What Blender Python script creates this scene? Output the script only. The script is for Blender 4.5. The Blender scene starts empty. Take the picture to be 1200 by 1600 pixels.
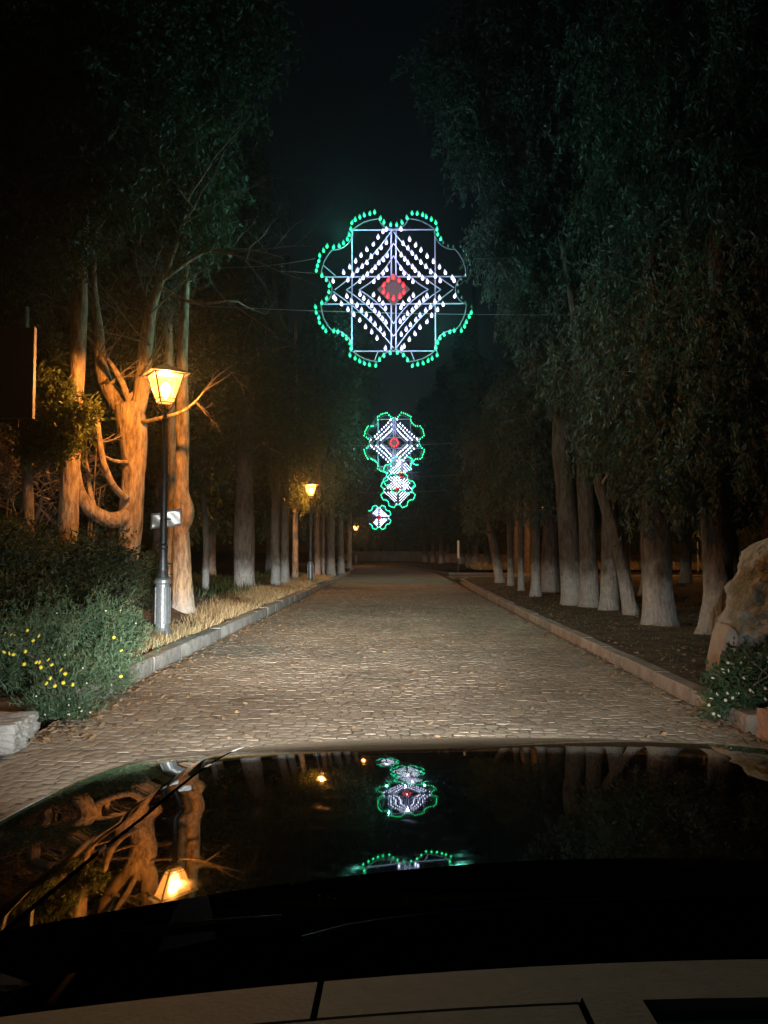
import bpy, math, random
import numpy as np
from mathutils import Vector, Matrix, noise as mn

# ------------------------------------------------------------------ camera, world, light, exposure
S = bpy.context.scene
col = S.collection
R = math.radians
cam_d = bpy.data.cameras.new('camera')
cam = bpy.data.objects.new('camera', cam_d)
col.objects.link(cam)
cam_d.sensor_fit = 'VERTICAL'
cam_d.sensor_height = 36.0
cam_d.lens = 36.0 * 1202 / 1600
cam_d.clip_start = 0.02
cam_d.clip_end = 3000
cam.location = (0, 0, 1.25)
cam.rotation_euler = (R(90 + 2.95), 0, R(0.81))
S.camera = cam

world = bpy.data.worlds.new('World')
S.world = world
world.use_nodes = True
wn = world.node_tree
bg = wn.nodes['Background']
sky = wn.nodes.new('ShaderNodeTexSky')
sky.sky_type = 'NISHITA'
sky.sun_disc = False
sky.sun_elevation = R(3)
sky.sun_rotation = R(200)
wn.links.new(sky.outputs[0], bg.inputs[0])
SKY = 0.0022
bg.inputs[1].default_value = SKY
sun_d = bpy.data.lights.new('moon', 'SUN')
sun_d.energy = 0.004
sun_d.angle = R(0.5)
sun_d.color = (0.75, 0.87, 1.0)
sun = bpy.data.objects.new('moon', sun_d)
sun.rotation_euler = (R(40), R(20), 0)
col.objects.link(sun)

S.view_settings.view_transform = 'Standard'
S.view_settings.look = 'None'
S.view_settings.exposure = 0
S.view_settings.gamma = 1
S.view_settings.use_curve_mapping = False
S.render.engine = 'CYCLES'
S.cycles.use_denoising = True
S.cycles.max_bounces = 6
S.cycles.transparent_max_bounces = 24
S.cycles.sample_clamp_indirect = 3.0
S.cycles.use_light_tree = True
S.cycles.caustics_reflective = False
S.cycles.caustics_refractive = False
S.cycles.volume_bounces = 0

LAMP_W = 800          # each street lantern
HEAD_W = 1750          # each headlight
ORN_W = 62           # light given off by a fifth of an ornament's bulbs

rnd = random.Random(7)
rng = np.random.default_rng(11)

# ------------------------------------------------------------------ helpers
CM = cam.rotation_euler.to_matrix()


def ray(px, py):
    d = CM @ Vector(((px - 600) / 1202, -(py - 800) / 1202, -1))
    return d / d.y


def at(px, py, Y):
    d = ray(px, py)
    return Vector((d.x * Y, Y, 1.25 + d.z * Y))


def gp(px, py, h=0.0):
    d = ray(px, py)
    Y = (h - 1.25) / d.z
    return Vector((d.x * Y, Y, h))


def tag(o, label=None, cat=None, group=None, kind=None):
    if label:
        o['label'] = label
    if cat:
        o['category'] = cat
    if group:
        o['group'] = group
    if kind:
        o['kind'] = kind
    return o


def empty(name, loc=(0, 0, 0), rz=0, parent=None):
    o = bpy.data.objects.new(name, None)
    o.empty_display_size = 0.2
    col.objects.link(o)
    o.location = loc
    o.rotation_euler = (0, 0, rz)
    if parent:
        o.parent = parent
    return o


def link(name, me, parent=None, loc=None):
    o = bpy.data.objects.new(name, me)
    col.objects.link(o)
    if parent:
        o.parent = parent
    if loc is not None:
        o.location = loc
    return o


def copy_tree(o, parent=None):
    c = o.copy()
    col.objects.link(c)
    c.parent = parent
    for ch in list(o.children):
        copy_tree(ch, c)
    return c


class MB:
    def __init__(s):
        s.v = []
        s.f = []
        s.mi = []
        s.cur = 0

    def add(s, vs, fs):
        b = len(s.v)
        s.v += [tuple(v) for v in vs]
        s.f += [tuple(i + b for i in f) for f in fs]
        s.mi += [s.cur] * len(fs)

    def box(s, c, d, rz=0, m=None):
        x, y, z = d[0] / 2, d[1] / 2, d[2] / 2
        vs = [Vector((i * x, j * y, k * z)) for k in (-1, 1) for j in (-1, 1) for i in (-1, 1)]
        M = Matrix.Rotation(rz, 3, 'Z') if m is None else m
        vs = [M @ v + Vector(c) for v in vs]
        s.add(vs, [(0, 2, 3, 1), (4, 5, 7, 6), (0, 1, 5, 4), (2, 6, 7, 3), (0, 4, 6, 2), (1, 3, 7, 5)])

    def tube(s, pts, rads, n=8, caps=True, lump=0.0, seed=0.0):
        pts = [Vector(p) for p in pts]
        if isinstance(rads, (int, float)):
            rads = [rads] * len(pts)
        up = None
        rings = []
        for i, p in enumerate(pts):
            t = (pts[min(i + 1, len(pts) - 1)] - pts[max(i - 1, 0)])
            t = t.normalized() if t.length > 1e-9 else Vector((0, 0, 1))
            if up is None:
                up = t.orthogonal().normalized()
            up = (up - t * up.dot(t))
            up = up.normalized() if up.length > 1e-6 else t.orthogonal().normalized()
            w = t.cross(up)
            ring = []
            for k in range(n):
                a = 2 * math.pi * k / n
                d = up * math.cos(a) + w * math.sin(a)
                r = rads[i]
                if lump:
                    q = p + d * r
                    r *= 1 + lump * (mn.noise(Vector((q.x * 3 + seed, q.y * 3, q.z * 1.1))) * 1.0
                                     + 0.5 * mn.noise(Vector((q.x * 9 + seed, q.y * 9, q.z * 3.5))))
                ring.append(p + d * r)
            rings.append(ring)
        fs = []
        for i in range(len(pts) - 1):
            for k in range(n):
                a, b = i * n + k, i * n + (k + 1) % n
                fs.append((a, b, b + n, a + n))
        if caps:
            fs.append(tuple(range(n - 1, -1, -1)))
            fs.append(tuple((len(pts) - 1) * n + k for k in range(n)))
        s.add([v for r in rings for v in r], fs)

    def lathe(s, prof, n=12, c=(0, 0, 0), rot=0):
        c = Vector(c)
        vs = []
        for r, z in prof:
            for k in range(n):
                a = 2 * math.pi * k / n + rot
                vs.append(c + Vector((r * math.cos(a), r * math.sin(a), z)))
        fs = []
        for i in range(len(prof) - 1):
            for k in range(n):
                a, b = i * n + k, i * n + (k + 1) % n
                fs.append((a, b, b + n, a + n))
        fs.append(tuple(range(n - 1, -1, -1)))
        fs.append(tuple((len(prof) - 1) * n + k for k in range(n)))
        s.add(vs, fs)

    def grid(s, P, closed=False):
        """P[i][j] -> points"""
        ni, nj = len(P), len(P[0])
        fs = []
        for i in range(ni - 1):
            for j in range(nj - 1 + (1 if closed else 0)):
                a, b = i * nj + j, i * nj + (j + 1) % nj
                fs.append((a, b, b + nj, a + nj))
        s.add([p for r in P for p in r], fs)

    def mesh(s, name, mats, smooth=False):
        me = bpy.data.meshes.new(name)
        me.from_pydata(s.v, [], s.f)
        if not isinstance(mats, (list, tuple)):
            mats = [mats]
        for m in mats:
            me.materials.append(m)
        if len(mats) > 1:
            me.polygons.foreach_set('material_index', s.mi)
        if smooth:
            me.polygons.foreach_set('use_smooth', [True] * len(me.polygons))
        me.update()
        return me

    def build(s, name, mats, parent=None, loc=None, smooth=False):
        return link(name, s.mesh(name, mats, smooth), parent, loc)


def quads_mesh(name, V, mat):
    """V: (n,4,3) array of quads"""
    n = len(V)
    me = bpy.data.meshes.new(name)
    me.vertices.add(n * 4)
    me.vertices.foreach_set('co', V.reshape(-1).astype(np.float32))
    me.loops.add(n * 4)
    me.loops.foreach_set('vertex_index', np.arange(n * 4, dtype=np.int32))
    me.polygons.add(n)
    me.polygons.foreach_set('loop_start', np.arange(0, n * 4, 4, dtype=np.int32))
    me.polygons.foreach_set('loop_total', np.full(n, 4, dtype=np.int32))
    me.materials.append(mat)
    me.update(calc_edges=True)
    me.validate()
    return me


def nrm(a):
    return a / np.maximum(np.linalg.norm(a, axis=-1, keepdims=True), 1e-9)


def leaf_quads(C, A, L, W):
    """rhombus leaves: centres C (n,3), axes A (n,3), lengths L (n,), widths W (n,)"""
    n = len(C)
    B = nrm(np.cross(A, rng.normal(size=(n, 3))))
    a = A * L[:, None] * 0.5
    b = B * W[:, None] * 0.5
    return np.stack([C - a, C + b - a * 0.15, C + a, C - b - a * 0.15], axis=1)


def foliage(blobs, per_m2=60, K=9, leaf=0.10, wid=0.03, tuft=0.16, droop=0.8, shell=0.55, cap=200000):
    """blobs: (cx,cy,cz, rx,ry,rz). Hanging sprays spread through each ellipsoid."""
    out = []
    for (cx, cy, cz, rx, ry, rz) in blobs:
        area = 4 * math.pi * ((rx * ry) ** 1.6 / 3 + (rx * rz) ** 1.6 / 3 + (ry * rz) ** 1.6 / 3) ** (1 / 1.6)
        n = max(6, int(area * per_m2))
        d = nrm(rng.normal(size=(n, 3)))
        rr = shell + (1 - shell) * rng.random(n) ** 0.7
        lump = 1 + 0.40 * np.sin(d[:, 0] * 7 + cx * 3) * np.cos(d[:, 2] * 6 + cz * 2) + 0.12 * rng.normal(size=n)
        P = np.array([cx, cy, cz]) + d * (rr * lump)[:, None] * np.array([rx, ry, rz])
        T = nrm(np.array([0, 0, -droop]) + d * 0.55 + 0.45 * rng.normal(size=(n, 3)))
        t = (rng.random((n, K)) - 0.5)
        ts = tuft * (0.6 + 0.9 * rng.random((n, 1)))
        C = P[:, None, :] + T[:, None, :] * (t * 2 * ts)[..., None] + rng.normal(size=(n, K, 3)) * (tuft * 0.22 * (0.7 - t))[..., None]
        A = nrm(T[:, None, :] + 0.55 * rng.normal(size=(n, K, 3)))
        m = n * K
        out.append(leaf_quads(C.reshape(m, 3), A.reshape(m, 3), leaf * (0.6 + 0.8 * rng.random(m)), wid * (0.6 + 0.8 * rng.random(m))))
    V = np.concatenate(out)
    if len(V) > cap:
        V = V[rng.permutation(len(V))[:cap]]
    return V


def twigs(mb, p, d, L, r, depth, spread=0.6, droop=0.0, seg=4, kids=3):
    """a recursive bare branch"""
    p = Vector(p)
    d = Vector(d).normalized()
    pts = [p.copy()]
    for i in range(seg):
        d = (d + Vector((rnd.gauss(0, .16), rnd.gauss(0, .16), rnd.gauss(0, .12) - droop))).normalized()
        p = p + d * (L / seg)
        pts.append(p.copy())
    rads = [r * (1 - 0.7 * i / seg) for i in range(seg + 1)]
    mb.tube(pts, rads, 3 if r < 0.012 else 5, caps=False)
    if depth > 0:
        for k in range(kids):
            i = rnd.randint(1, seg)
            dd = (pts[i] - pts[i - 1]).normalized() + Vector((rnd.gauss(0, spread), rnd.gauss(0, spread), rnd.gauss(0, spread)))
            twigs(mb, pts[i], dd, L * rnd.uniform(.4, .7), rads[i] * .6, depth - 1, spread, droop, seg, kids)


# ------------------------------------------------------------------ materials
def mat(name, base=(.5, .5, .5), rough=.7, metal=0.0, spec=.5, coat=0.0):
    m = bpy.data.materials.new(name)
    m.use_nodes = True
    b = m.node_tree.nodes['Principled BSDF']
    b.inputs['Base Color'].default_value = (*base, 1)
    b.inputs['Roughness'].default_value = rough
    b.inputs['Metallic'].default_value = metal
    b.inputs['Specular IOR Level'].default_value = spec
    b.inputs['Coat Weight'].default_value = coat
    return m


def N(m, t, **kw):
    n = m.node_tree.nodes.new(t)
    for k, v in kw.items():
        setattr(n, k, v)
    return n


def L_(m, a, b):
    m.node_tree.links.new(a, b)


def noisy(m, cols, scale=5, detail=6, stretch=(1, 1, 1), pos=None, bump=0.0, bscale=None, bdist=.02, coord='Object', rand=0.0):
    """colour ramp through noise + bump, on object coordinates"""
    b = m.node_tree.nodes['Principled BSDF']
    tc = N(m, 'ShaderNodeTexCoord')
    mp = N(m, 'ShaderNodeMapping')
    mp.inputs['Scale'].default_value = stretch
    L_(m, tc.outputs[coord], mp.inputs[0])
    no = N(m, 'ShaderNodeTexNoise')
    no.inputs['Scale'].default_value = scale
    no.inputs['Detail'].default_value = detail
    no.inputs['Roughness'].default_value = .65
    L_(m, mp.outputs[0], no.inputs['Vector'])
    cr = N(m, 'ShaderNodeValToRGB')
    e = cr.color_ramp.elements
    pos = pos or [0.3 + 0.4 * i / (len(cols) - 1) for i in range(len(cols))]
    while len(e) < len(cols):
        e.new(.5)
    for i, c in enumerate(cols):
        e[i].position = pos[i]
        e[i].color = (*c, 1)
    L_(m, no.outputs['Fac'], cr.inputs[0])
    out = cr.outputs[0]
    if rand:
        oi = N(m, 'ShaderNodeObjectInfo')
        mr = N(m, 'ShaderNodeMapRange')
        mr.inputs['To Min'].default_value = 1 - rand
        mr.inputs['To Max'].default_value = 1 + rand
        L_(m, oi.outputs['Random'], mr.inputs[0])
        mx = N(m, 'ShaderNodeVectorMath', operation='SCALE')
        L_(m, out, mx.inputs[0])
        L_(m, mr.outputs[0], mx.inputs['Scale'])
        out = mx.outputs[0]
    L_(m, out, b.inputs['Base Color'])
    if bump:
        n2 = N(m, 'ShaderNodeTexNoise')
        n2.inputs['Scale'].default_value = bscale or scale * 3
        n2.inputs['Detail'].default_value = 8
        L_(m, mp.outputs[0], n2.inputs['Vector'])
        bp = N(m, 'ShaderNodeBump')
        bp.inputs['Strength'].default_value = bump
        bp.inputs['Distance'].default_value = bdist
        L_(m, n2.outputs['Fac'], bp.inputs['Height'])
        L_(m, bp.outputs[0], b.inputs['Normal'])
    return m, out


def bark(name, dark, light, limed=True, top=0.95):
    m = mat(name, rough=.9, spec=.2)
    b = m.node_tree.nodes['Principled BSDF']
    _, out = noisy(m, [dark, tuple((a + c) / 2 for a, c in zip(dark, light)), light], scale=13, stretch=(1, 1, .30), bump=1, bscale=20, bdist=.05, coord='Object')
    if limed:
        geo = N(m, 'ShaderNodeNewGeometry')
        sep = N(m, 'ShaderNodeSeparateXYZ')
        L_(m, geo.outputs['Position'], sep.inputs[0])
        no = N(m, 'ShaderNodeTexNoise')
        no.inputs['Scale'].default_value = 5
        no.inputs['Detail'].default_value = 6
        L_(m, geo.outputs['Position'], no.inputs['Vector'])
        ad = N(m, 'ShaderNodeMath', operation='MULTIPLY_ADD')
        L_(m, no.outputs['Fac'], ad.inputs[0])
        ad.inputs[1].default_value = .7
        L_(m, sep.outputs['Z'], ad.inputs[2])
        mr = N(m, 'ShaderNodeMapRange')
        mr.interpolation_type = 'SMOOTHSTEP'
        mr.inputs['From Min'].default_value = top - .10
        mr.inputs['From Max'].default_value = top + .55
        mr.inputs['To Min'].default_value = .86
        mr.inputs['To Max'].default_value = 0
        L_(m, ad.outputs[0], mr.inputs[0])
        mx = N(m, 'ShaderNodeMix', data_type='RGBA')
        L_(m, mr.outputs[0], mx.inputs[0])
        L_(m, out, mx.inputs[6])
        wn_ = N(m, 'ShaderNodeTexNoise')
        wn_.inputs['Scale'].default_value = 14
        L_(m, geo.outputs['Position'], wn_.inputs['Vector'])
        cr = N(m, 'ShaderNodeValToRGB')
        cr.color_ramp.elements[0].position = .3
        cr.color_ramp.elements[0].color = (.32, .315, .30, 1)
        cr.color_ramp.elements[1].position = .6
        cr.color_ramp.elements[1].color = (.42, .425, .42, 1)
        L_(m, wn_.outputs['Fac'], cr.inputs[0])
        L_(m, cr.outputs[0], mx.inputs[7])
        L_(m, mx.outputs[2], b.inputs['Base Color'])
    return m


def leafm(name, a, b_, trans=.25, scale=2.5):
    m = mat(name, rough=.55, spec=.3)
    noisy(m, [a, b_], scale=scale, detail=3)
    nt = m.node_tree
    b = nt.nodes['Principled BSDF']
    geo = N(m, 'ShaderNodeNewGeometry')
    tr = N(m, 'ShaderNodeBsdfTranslucent')
    tr.inputs[0].default_value = (b_[0] * 1.3, b_[1] * 1.3, b_[2] * .8, 1)
    mx = N(m, 'ShaderNodeMixShader')
    mx.inputs[0].default_value = trans
    L_(m, b.outputs[0], mx.inputs[1])
    L_(m, tr.outputs[0], mx.inputs[2])
    L_(m, mx.outputs[0], nt.nodes['Material Output'].inputs['Surface'])
    return m


M_bark = bark('bark_cypress', (.035, .026, .02), (.13, .10, .08))
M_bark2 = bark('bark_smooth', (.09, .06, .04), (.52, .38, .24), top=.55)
M_barkraw = bark('bark_raw', (.10, .07, .05), (.28, .20, .14), limed=False)
M_twig = mat('twig_bark', rough=.9)
noisy(M_twig, [(.12, .09, .065), (.28, .21, .15)], scale=6)
M_leaf = leafm('cypress_foliage', (.026, .036, .030), (.10, .125, .10), scale=1.3)
M_leafd = leafm('cypress_foliage_dark', (.022, .032, .018), (.055, .075, .04))
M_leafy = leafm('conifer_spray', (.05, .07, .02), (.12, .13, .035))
M_shrub = leafm('shrub_leaves', (.038, .075, .042), (.105, .165, .095), scale=4)
M_shrubd = leafm('dark_shrub_leaves', (.018, .028, .014), (.045, .055, .025), scale=4)
M_daisy = leafm('daisy_leaves', (.025, .055, .03), (.07, .115, .055), scale=5)
M_yellow = mat('yellow_petal', (.75, .62, .06), .6)
M_whitep = mat('white_petal', (.7, .7, .6), .6)
M_drygrass = leafm('dry_grass', (.34, .24, .12), (.66, .54, .34), trans=.3, scale=9)
M_greengrass = leafm('green_grass', (.03, .05, .02), (.09, .12, .05), trans=.3, scale=3)
M_deadleaf = mat('dead_leaf', rough=.8)
noisy(M_deadleaf, [(.07, .04, .02), (.27, .17, .09)], scale=7)

M_soil = mat('soil', rough=.95, spec=.2)
noisy(M_soil, [(.035, .025, .018), (.10, .072, .05), (.17, .125, .085)], scale=3.5, detail=10, bump=1, bscale=14, bdist=.06)
M_bed = mat('road_bed', rough=.95, spec=.2)
noisy(M_bed, [(.09, .078, .062), (.19, .165, .135)], scale=4, detail=8, bump=.5, bscale=40)
M_asph = mat('far_paving', rough=.85)
noisy(M_asph, [(.12, .105, .09), (.21, .185, .16)], scale=2, detail=10, bump=.7, bscale=16)
M_side = mat('side_road_asphalt', rough=.85)
noisy(M_side, [(.14, .13, .12), (.26, .24, .22)], scale=2, detail=8, bump=.4, bscale=30)


def stone_mat(name, lo, hi, spec=.35):
    m = mat(name, rough=.9, spec=.15)
    b = m.node_tree.nodes['Principled BSDF']
    at_ = N(m, 'ShaderNodeAttribute')
    at_.attribute_name = 'tone'
    oi = N(m, 'ShaderNodeObjectInfo')
    geo = N(m, 'ShaderNodeNewGeometry')
    no = N(m, 'ShaderNodeTexNoise')
    no.inputs['Scale'].default_value = 1.1
    no.inputs['Detail'].default_value = 8
    no.inputs['Roughness'].default_value = .7
    L_(m, geo.outputs['Position'], no.inputs['Vector'])
    n2 = N(m, 'ShaderNodeTexNoise')
    n2.inputs['Scale'].default_value = 45
    n2.inputs['Detail'].default_value = 6
    L_(m, geo.outputs['Position'], n2.inputs['Vector'])
    a1 = N(m, 'ShaderNodeMath', operation='MULTIPLY_ADD')
    L_(m, n2.outputs['Fac'], a1.inputs[0])
    a1.inputs[1].default_value = .35
    L_(m, no.outputs['Fac'], a1.inputs[2])
    a2 = N(m, 'ShaderNodeMath', operation='MULTIPLY_ADD')
    L_(m, at_.outputs['Fac'], a2.inputs[0])
    a2.inputs[1].default_value = .16
    L_(m, a1.outputs[0], a2.inputs[2])
    mr = N(m, 'ShaderNodeMapRange')
    n3 = N(m, 'ShaderNodeTexNoise')
    n3.inputs['Scale'].default_value = .33
    n3.inputs['Detail'].default_value = 5
    L_(m, geo.outputs['Position'], n3.inputs['Vector'])
    a3 = N(m, 'ShaderNodeMath', operation='MULTIPLY_ADD')
    L_(m, n3.outputs['Fac'], a3.inputs[0])
    a3.inputs[1].default_value = .55
    L_(m, a2.outputs[0], a3.inputs[2])
    a2 = a3
    mr.inputs['From Min'].default_value = .70
    mr.inputs['From Max'].default_value = 1.28
    L_(m, a2.outputs[0], mr.inputs[0])
    mx = N(m, 'ShaderNodeMix', data_type='RGBA')
    L_(m, mr.outputs[0], mx.inputs[0])
    mx.inputs[6].default_value = (*lo, 1)
    mx.inputs[7].default_value = (*hi, 1)
    L_(m, mx.outputs[2], b.inputs['Base Color'])
    bp = N(m, 'ShaderNodeBump')
    bp.inputs['Strength'].default_value = .35
    bp.inputs['Distance'].default_value = .003
    L_(m, n2.outputs['Fac'], bp.inputs['Height'])
    L_(m, bp.outputs[0], b.inputs['Normal'])
    return m


M_cobble = stone_mat('cobble_stone', (.15, .128, .102), (.41, .355, .285))
M_kerb = mat('kerb_stone', rough=.8)
noisy(M_kerb, [(.16, .16, .15), (.30, .295, .28), (.44, .43, .41)], scale=5, detail=8, bump=.7, bscale=20, rand=.18)
M_kerbr = mat('kerb_stone_warm', rough=.8)
noisy(M_kerbr, [(.17, .14, .115), (.30, .25, .21), (.40, .345, .30)], scale=5, detail=8, bump=.7, bscale=20, rand=.18)
M_rock = mat('mossy_rock', rough=.95, spec=.2)
noisy(M_rock, [(.30, .29, .27), (.45, .43, .40), (.22, .20, .13), (.60, .58, .55)], scale=2.2, detail=10, pos=[.3, .44, .56, .72], bump=1, bscale=9, bdist=.12)
M_pale = mat('pale_broken_stone', rough=.9)
noisy(M_pale, [(.30, .24, .19), (.46, .39, .33)], scale=5, detail=8, bump=.7, bscale=14)
M_terra = mat('terracotta_block', rough=.9)
noisy(M_terra, [(.26, .13, .07), (.42, .25, .16)], scale=7, detail=8, bump=.6, bscale=24)
M_block = mat('grey_block', rough=.9)
noisy(M_block, [(.16, .16, .155), (.34, .34, .33)], scale=5, detail=8, bump=.8, bscale=18)
M_wall = mat('far_wall_render', rough=.9)
noisy(M_wall, [(.14, .115, .09), (.30, .255, .21)], scale=1.2, detail=9, bump=.5)
M_iron = mat('cast_iron', (.045, .05, .055), .45, .6)
noisy(M_iron, [(.035, .04, .045), (.075, .08, .088)], scale=14, detail=6, bump=.25, bscale=60)
M_ironb = mat('post_foot_iron', rough=.38, metal=.3)  # foot in a paler, bluer tone than the post
noisy(M_ironb, [(.10, .115, .125), (.17, .19, .205)], scale=12, detail=6, bump=.2, bscale=60)
M_copper = mat('lantern_frame', (.20, .10, .05), .4, .7)
M_plate = mat('bent_metal_plate', (.75, .76, .78), .42, .85)
noisy(M_plate, [(.68, .69, .71), (.80, .81, .82)], scale=6, bump=.3, bscale=9)
M_board = mat('dark_board', rough=.7)
noisy(M_board, [(.030, .014, .010), (.055, .026, .018)], scale=3, stretch=(1, 1, .15))
M_trim = mat('board_trim', (.05, .035, .028), .6, .1)
M_frame = mat('dimmed_frame', (.10, .10, .12), .6)  # white outline tubes in a dim tone, standing for weaker bulb light
M_lattice = mat('bulb_lit_lattice', (.24, .21, .30), .6)  # lavender light of the bulbs put into the white tubes' colour
M_cplate = mat('centre_board', (.06, .03, .03), .8)
M_wire = mat('steel_wire', (.30, .31, .33), .4, .7)
M_signw = mat('sign_face', (.55, .55, .52), .6)
M_signb = mat('sign_back', (.20, .15, .11), .6, .2)


def emis(name, c, s, add_transparent=False, sampling='AUTO'):
    m = bpy.data.materials.new(name)
    m.use_nodes = True
    nt = m.node_tree
    nt.nodes.remove(nt.nodes['Principled BSDF'])
    e = N(m, 'ShaderNodeEmission')
    e.inputs[0].default_value = (*c, 1)
    e.inputs[1].default_value = s
    o = nt.nodes['Material Output']
    if add_transparent:
        t = N(m, 'ShaderNodeBsdfTransparent')
        a = N(m, 'ShaderNodeAddShader')
        L_(m, e.outputs[0], a.inputs[0])
        L_(m, t.outputs[0], a.inputs[1])
        L_(m, a.outputs[0], o.inputs['Surface'])
    else:
        L_(m, e.outputs[0], o.inputs['Surface'])
    m.cycles.emission_sampling = sampling
    return m


M_gcore = emis('green_bulb_core', (.04, 1.0, .27), 7, sampling='NONE')
M_genv = emis('green_bulb_glass', (.0, .50, .22), .8, True, 'NONE')
M_wcore = emis('white_bulb_core', (.72, .76, 1.0), 16, sampling='NONE')
M_wenv = emis('white_bulb_glass', (.50, .50, .82), .75, True, 'NONE')
M_rcore = emis('red_bulb_core', (1.0, .06, .05), 3.5, sampling='NONE')
M_renv = emis('red_bulb_glass', (.80, .0, .02), .9, True, 'NONE')
M_gfar = emis('far_green_bulb', (.02, 1.0, .42), 5, sampling='NONE')
M_wfar = emis('far_white_bulb', (.72, .74, 1.0), 11, sampling='NONE')
M_rfar = emis('far_red_bulb', (1.0, .03, .04), 3, sampling='NONE')
M_off = mat('unlit_bulb', (.05, .12, .08), .2)
M_lglass = emis('lantern_glass', (1.0, .34, .05), 3.0, True, 'NONE')
M_lbulb = emis('lantern_bulb', (1.0, .60, .22), 13, False, 'NONE')

# ------------------------------------------------------------------ ground, roads, kerbs
XL, XR = -2.46, 2.42


def road_x(y):
    """centre shift of the avenue: it bends to the left far away"""
    return 0.0 if y < 40 else -0.0042 * (y - 40) ** 2


def sheet(name, poly, z, m, sub=None):
    mb = MB()
    mb.add([(x, y, z) for x, y in poly], [tuple(range(len(poly)))])
    return mb.build(name, m)


tag(sheet('ground', [(-700, -700), (700, -700), (700, 900), (-700, 900)], -0.03, M_soil), kind='structure')

# avenue surface
mb = MB()
rows = []
for i in range(0, 61):
    y = -12 + i * 2.2
    s = road_x(y)
    rows.append([(XL - .02 + s, y, .0018), (s, y, .0018), (XR + .02 + s, y, .0018)])
mb.grid(rows)
road = tag(mb.build('road', M_bed), kind='structure')
mb = MB()
rows = []
for i in range(0, 26):
    y = 58.0 + i * 2
    s = road_x(y)
    rows.append([(XL + s, y, .012), (s, y, .025), (XR + s, y, .012)])
mb.grid(rows)
fp = mb.build('far_paving', M_asph, road)
# side road on the right behind the trees
tag(sheet('side_road', [(2.6, 35.2), (60, 41), (60, 47), (2.6, 39.6)], .004, M_side), kind='structure')


def stone(mb, cx, cy, w, d, h, tones, t):
    # irregular sett: bottom outline, chamfered top, slight tilt
    tx, ty = rnd.gauss(0, .010), rnd.gauss(0, .013)
    zo = rnd.gauss(0, .0009)
    j = lambda s: rnd.uniform(-s, s)
    out = [(-.5, -.5), (.0, -.56), (.5, -.5), (.5, .5), (0, .56), (-.5, .5)]
    bot, top = [], []
    for (a, b) in out:
        x = a * w + j(w * .07)
        y = b * d + j(d * .07)
        bot.append((cx + x, cy + y, -.01))
        xi, yi = x * .95, y * .94
        top.append((cx + xi, cy + yi, h + zo + xi * tx + yi * ty))
    c = (cx, cy, h + zo + .004)
    b0 = len(mb.v)
    mb.v += bot + top + [c]
    for k in range(6):
        a, b = k, (k + 1) % 6
        mb.f.append((b0 + a, b0 + b, b0 + 6 + b, b0 + 6 + a))
        mb.f.append((b0 + 6 + a, b0 + 6 + b, b0 + 12))
    mb.mi += [0] * 12
    tones += [t] * 13


def set_tone(me, tones):
    a = me.attributes.new('tone', 'FLOAT', 'POINT')
    a.data.foreach_set('value', np.array(tones, dtype=np.float32))


cob_all = MB()
tones_all = []
y = 2.2
ri = 0
singles = 0
while y < 58:
    d = rnd.uniform(.074, .090)
    x = XL + .03 + (.05 if ri % 2 else 0)
    wav = 0.05 * math.sin(ri * .21)
    while x < XR - .04:
        w = rnd.uniform(.068, .104)
        cx = x + w / 2
        if cx + w / 2 > XR:
            break
        sx = road_x(y)
        cy = y + .13 * abs(math.sin(cx * 1.95)) + rnd.gauss(0, .009)
        t = rnd.random()
        near = 4.93 <= y < 5.6 and abs(cx) < 2.35 and singles < 300
        if near:
            m1 = MB()
            t1 = []
            stone(m1, 0, 0, w - .002, d - .002, .003, t1, t)
            me = m1.mesh('cobble', M_cobble)
            set_tone(me, t1)
            link('cobble', me, road, (cx, cy, 0))
            singles += 1
        else:
            stone(cob_all, cx + sx, cy, w - .002, d - .002, .003 + (-.0025 if rnd.random() < .015 else 0), tones_all, t)
        x += w
    y += d
    ri += 1
me = cob_all.mesh('cobble_paving', M_cobble)
set_tone(me, tones_all)
tag(link('cobble_paving', me, road), kind='stuff')

# verges (raised soil)


def mound(x, yy):
    a = max(0.0, min(1.0, (abs(x) - 2.9) / 1.2))
    b_ = max(0.0, min(1.0, (19 - yy) / 4)) * max(0.0, min(1.0, (yy - 6) / 3))
    return .36 * a * a * (3 - 2 * a) * b_


def verge(name, xa, xb, y0, y1, z=.12, lump=.03, step=.35, f=None):
    P = []
    ny = int((y1 - y0) / step) + 1
    nx = int(abs(xb - xa) / step) + 2
    for i in range(ny + 1):
        yy = y0 + (y1 - y0) * i / ny
        s = road_x(yy)
        row = []
        for j in range(nx + 1):
            u = j / nx
            x = xa + (xb - xa) * u
            hgt = z + (lump * mn.noise(Vector((x * .9, yy * .9, 3))) + lump * .6 * mn.noise(Vector((x * 3, yy * 3, 9)))) * min(1, u * 12)
            row.append((x + s, yy, hgt + (mound(x, yy) if name == 'left_verge' else 0)))
        P.append(row)
    m = MB()
    m.grid(P)
    return tag(m.build(name, M_soil, smooth=True), kind='structure')


verge('left_verge', XL - .17, -26, -10, 100, step=.5)
verge('right_verge', XR + .15, 26, -10, 34.6, step=.45)
verge('far_verge', XR + .3, 40, 48, 110, step=1.0)

# kerbs made of separate stones along a line


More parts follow.
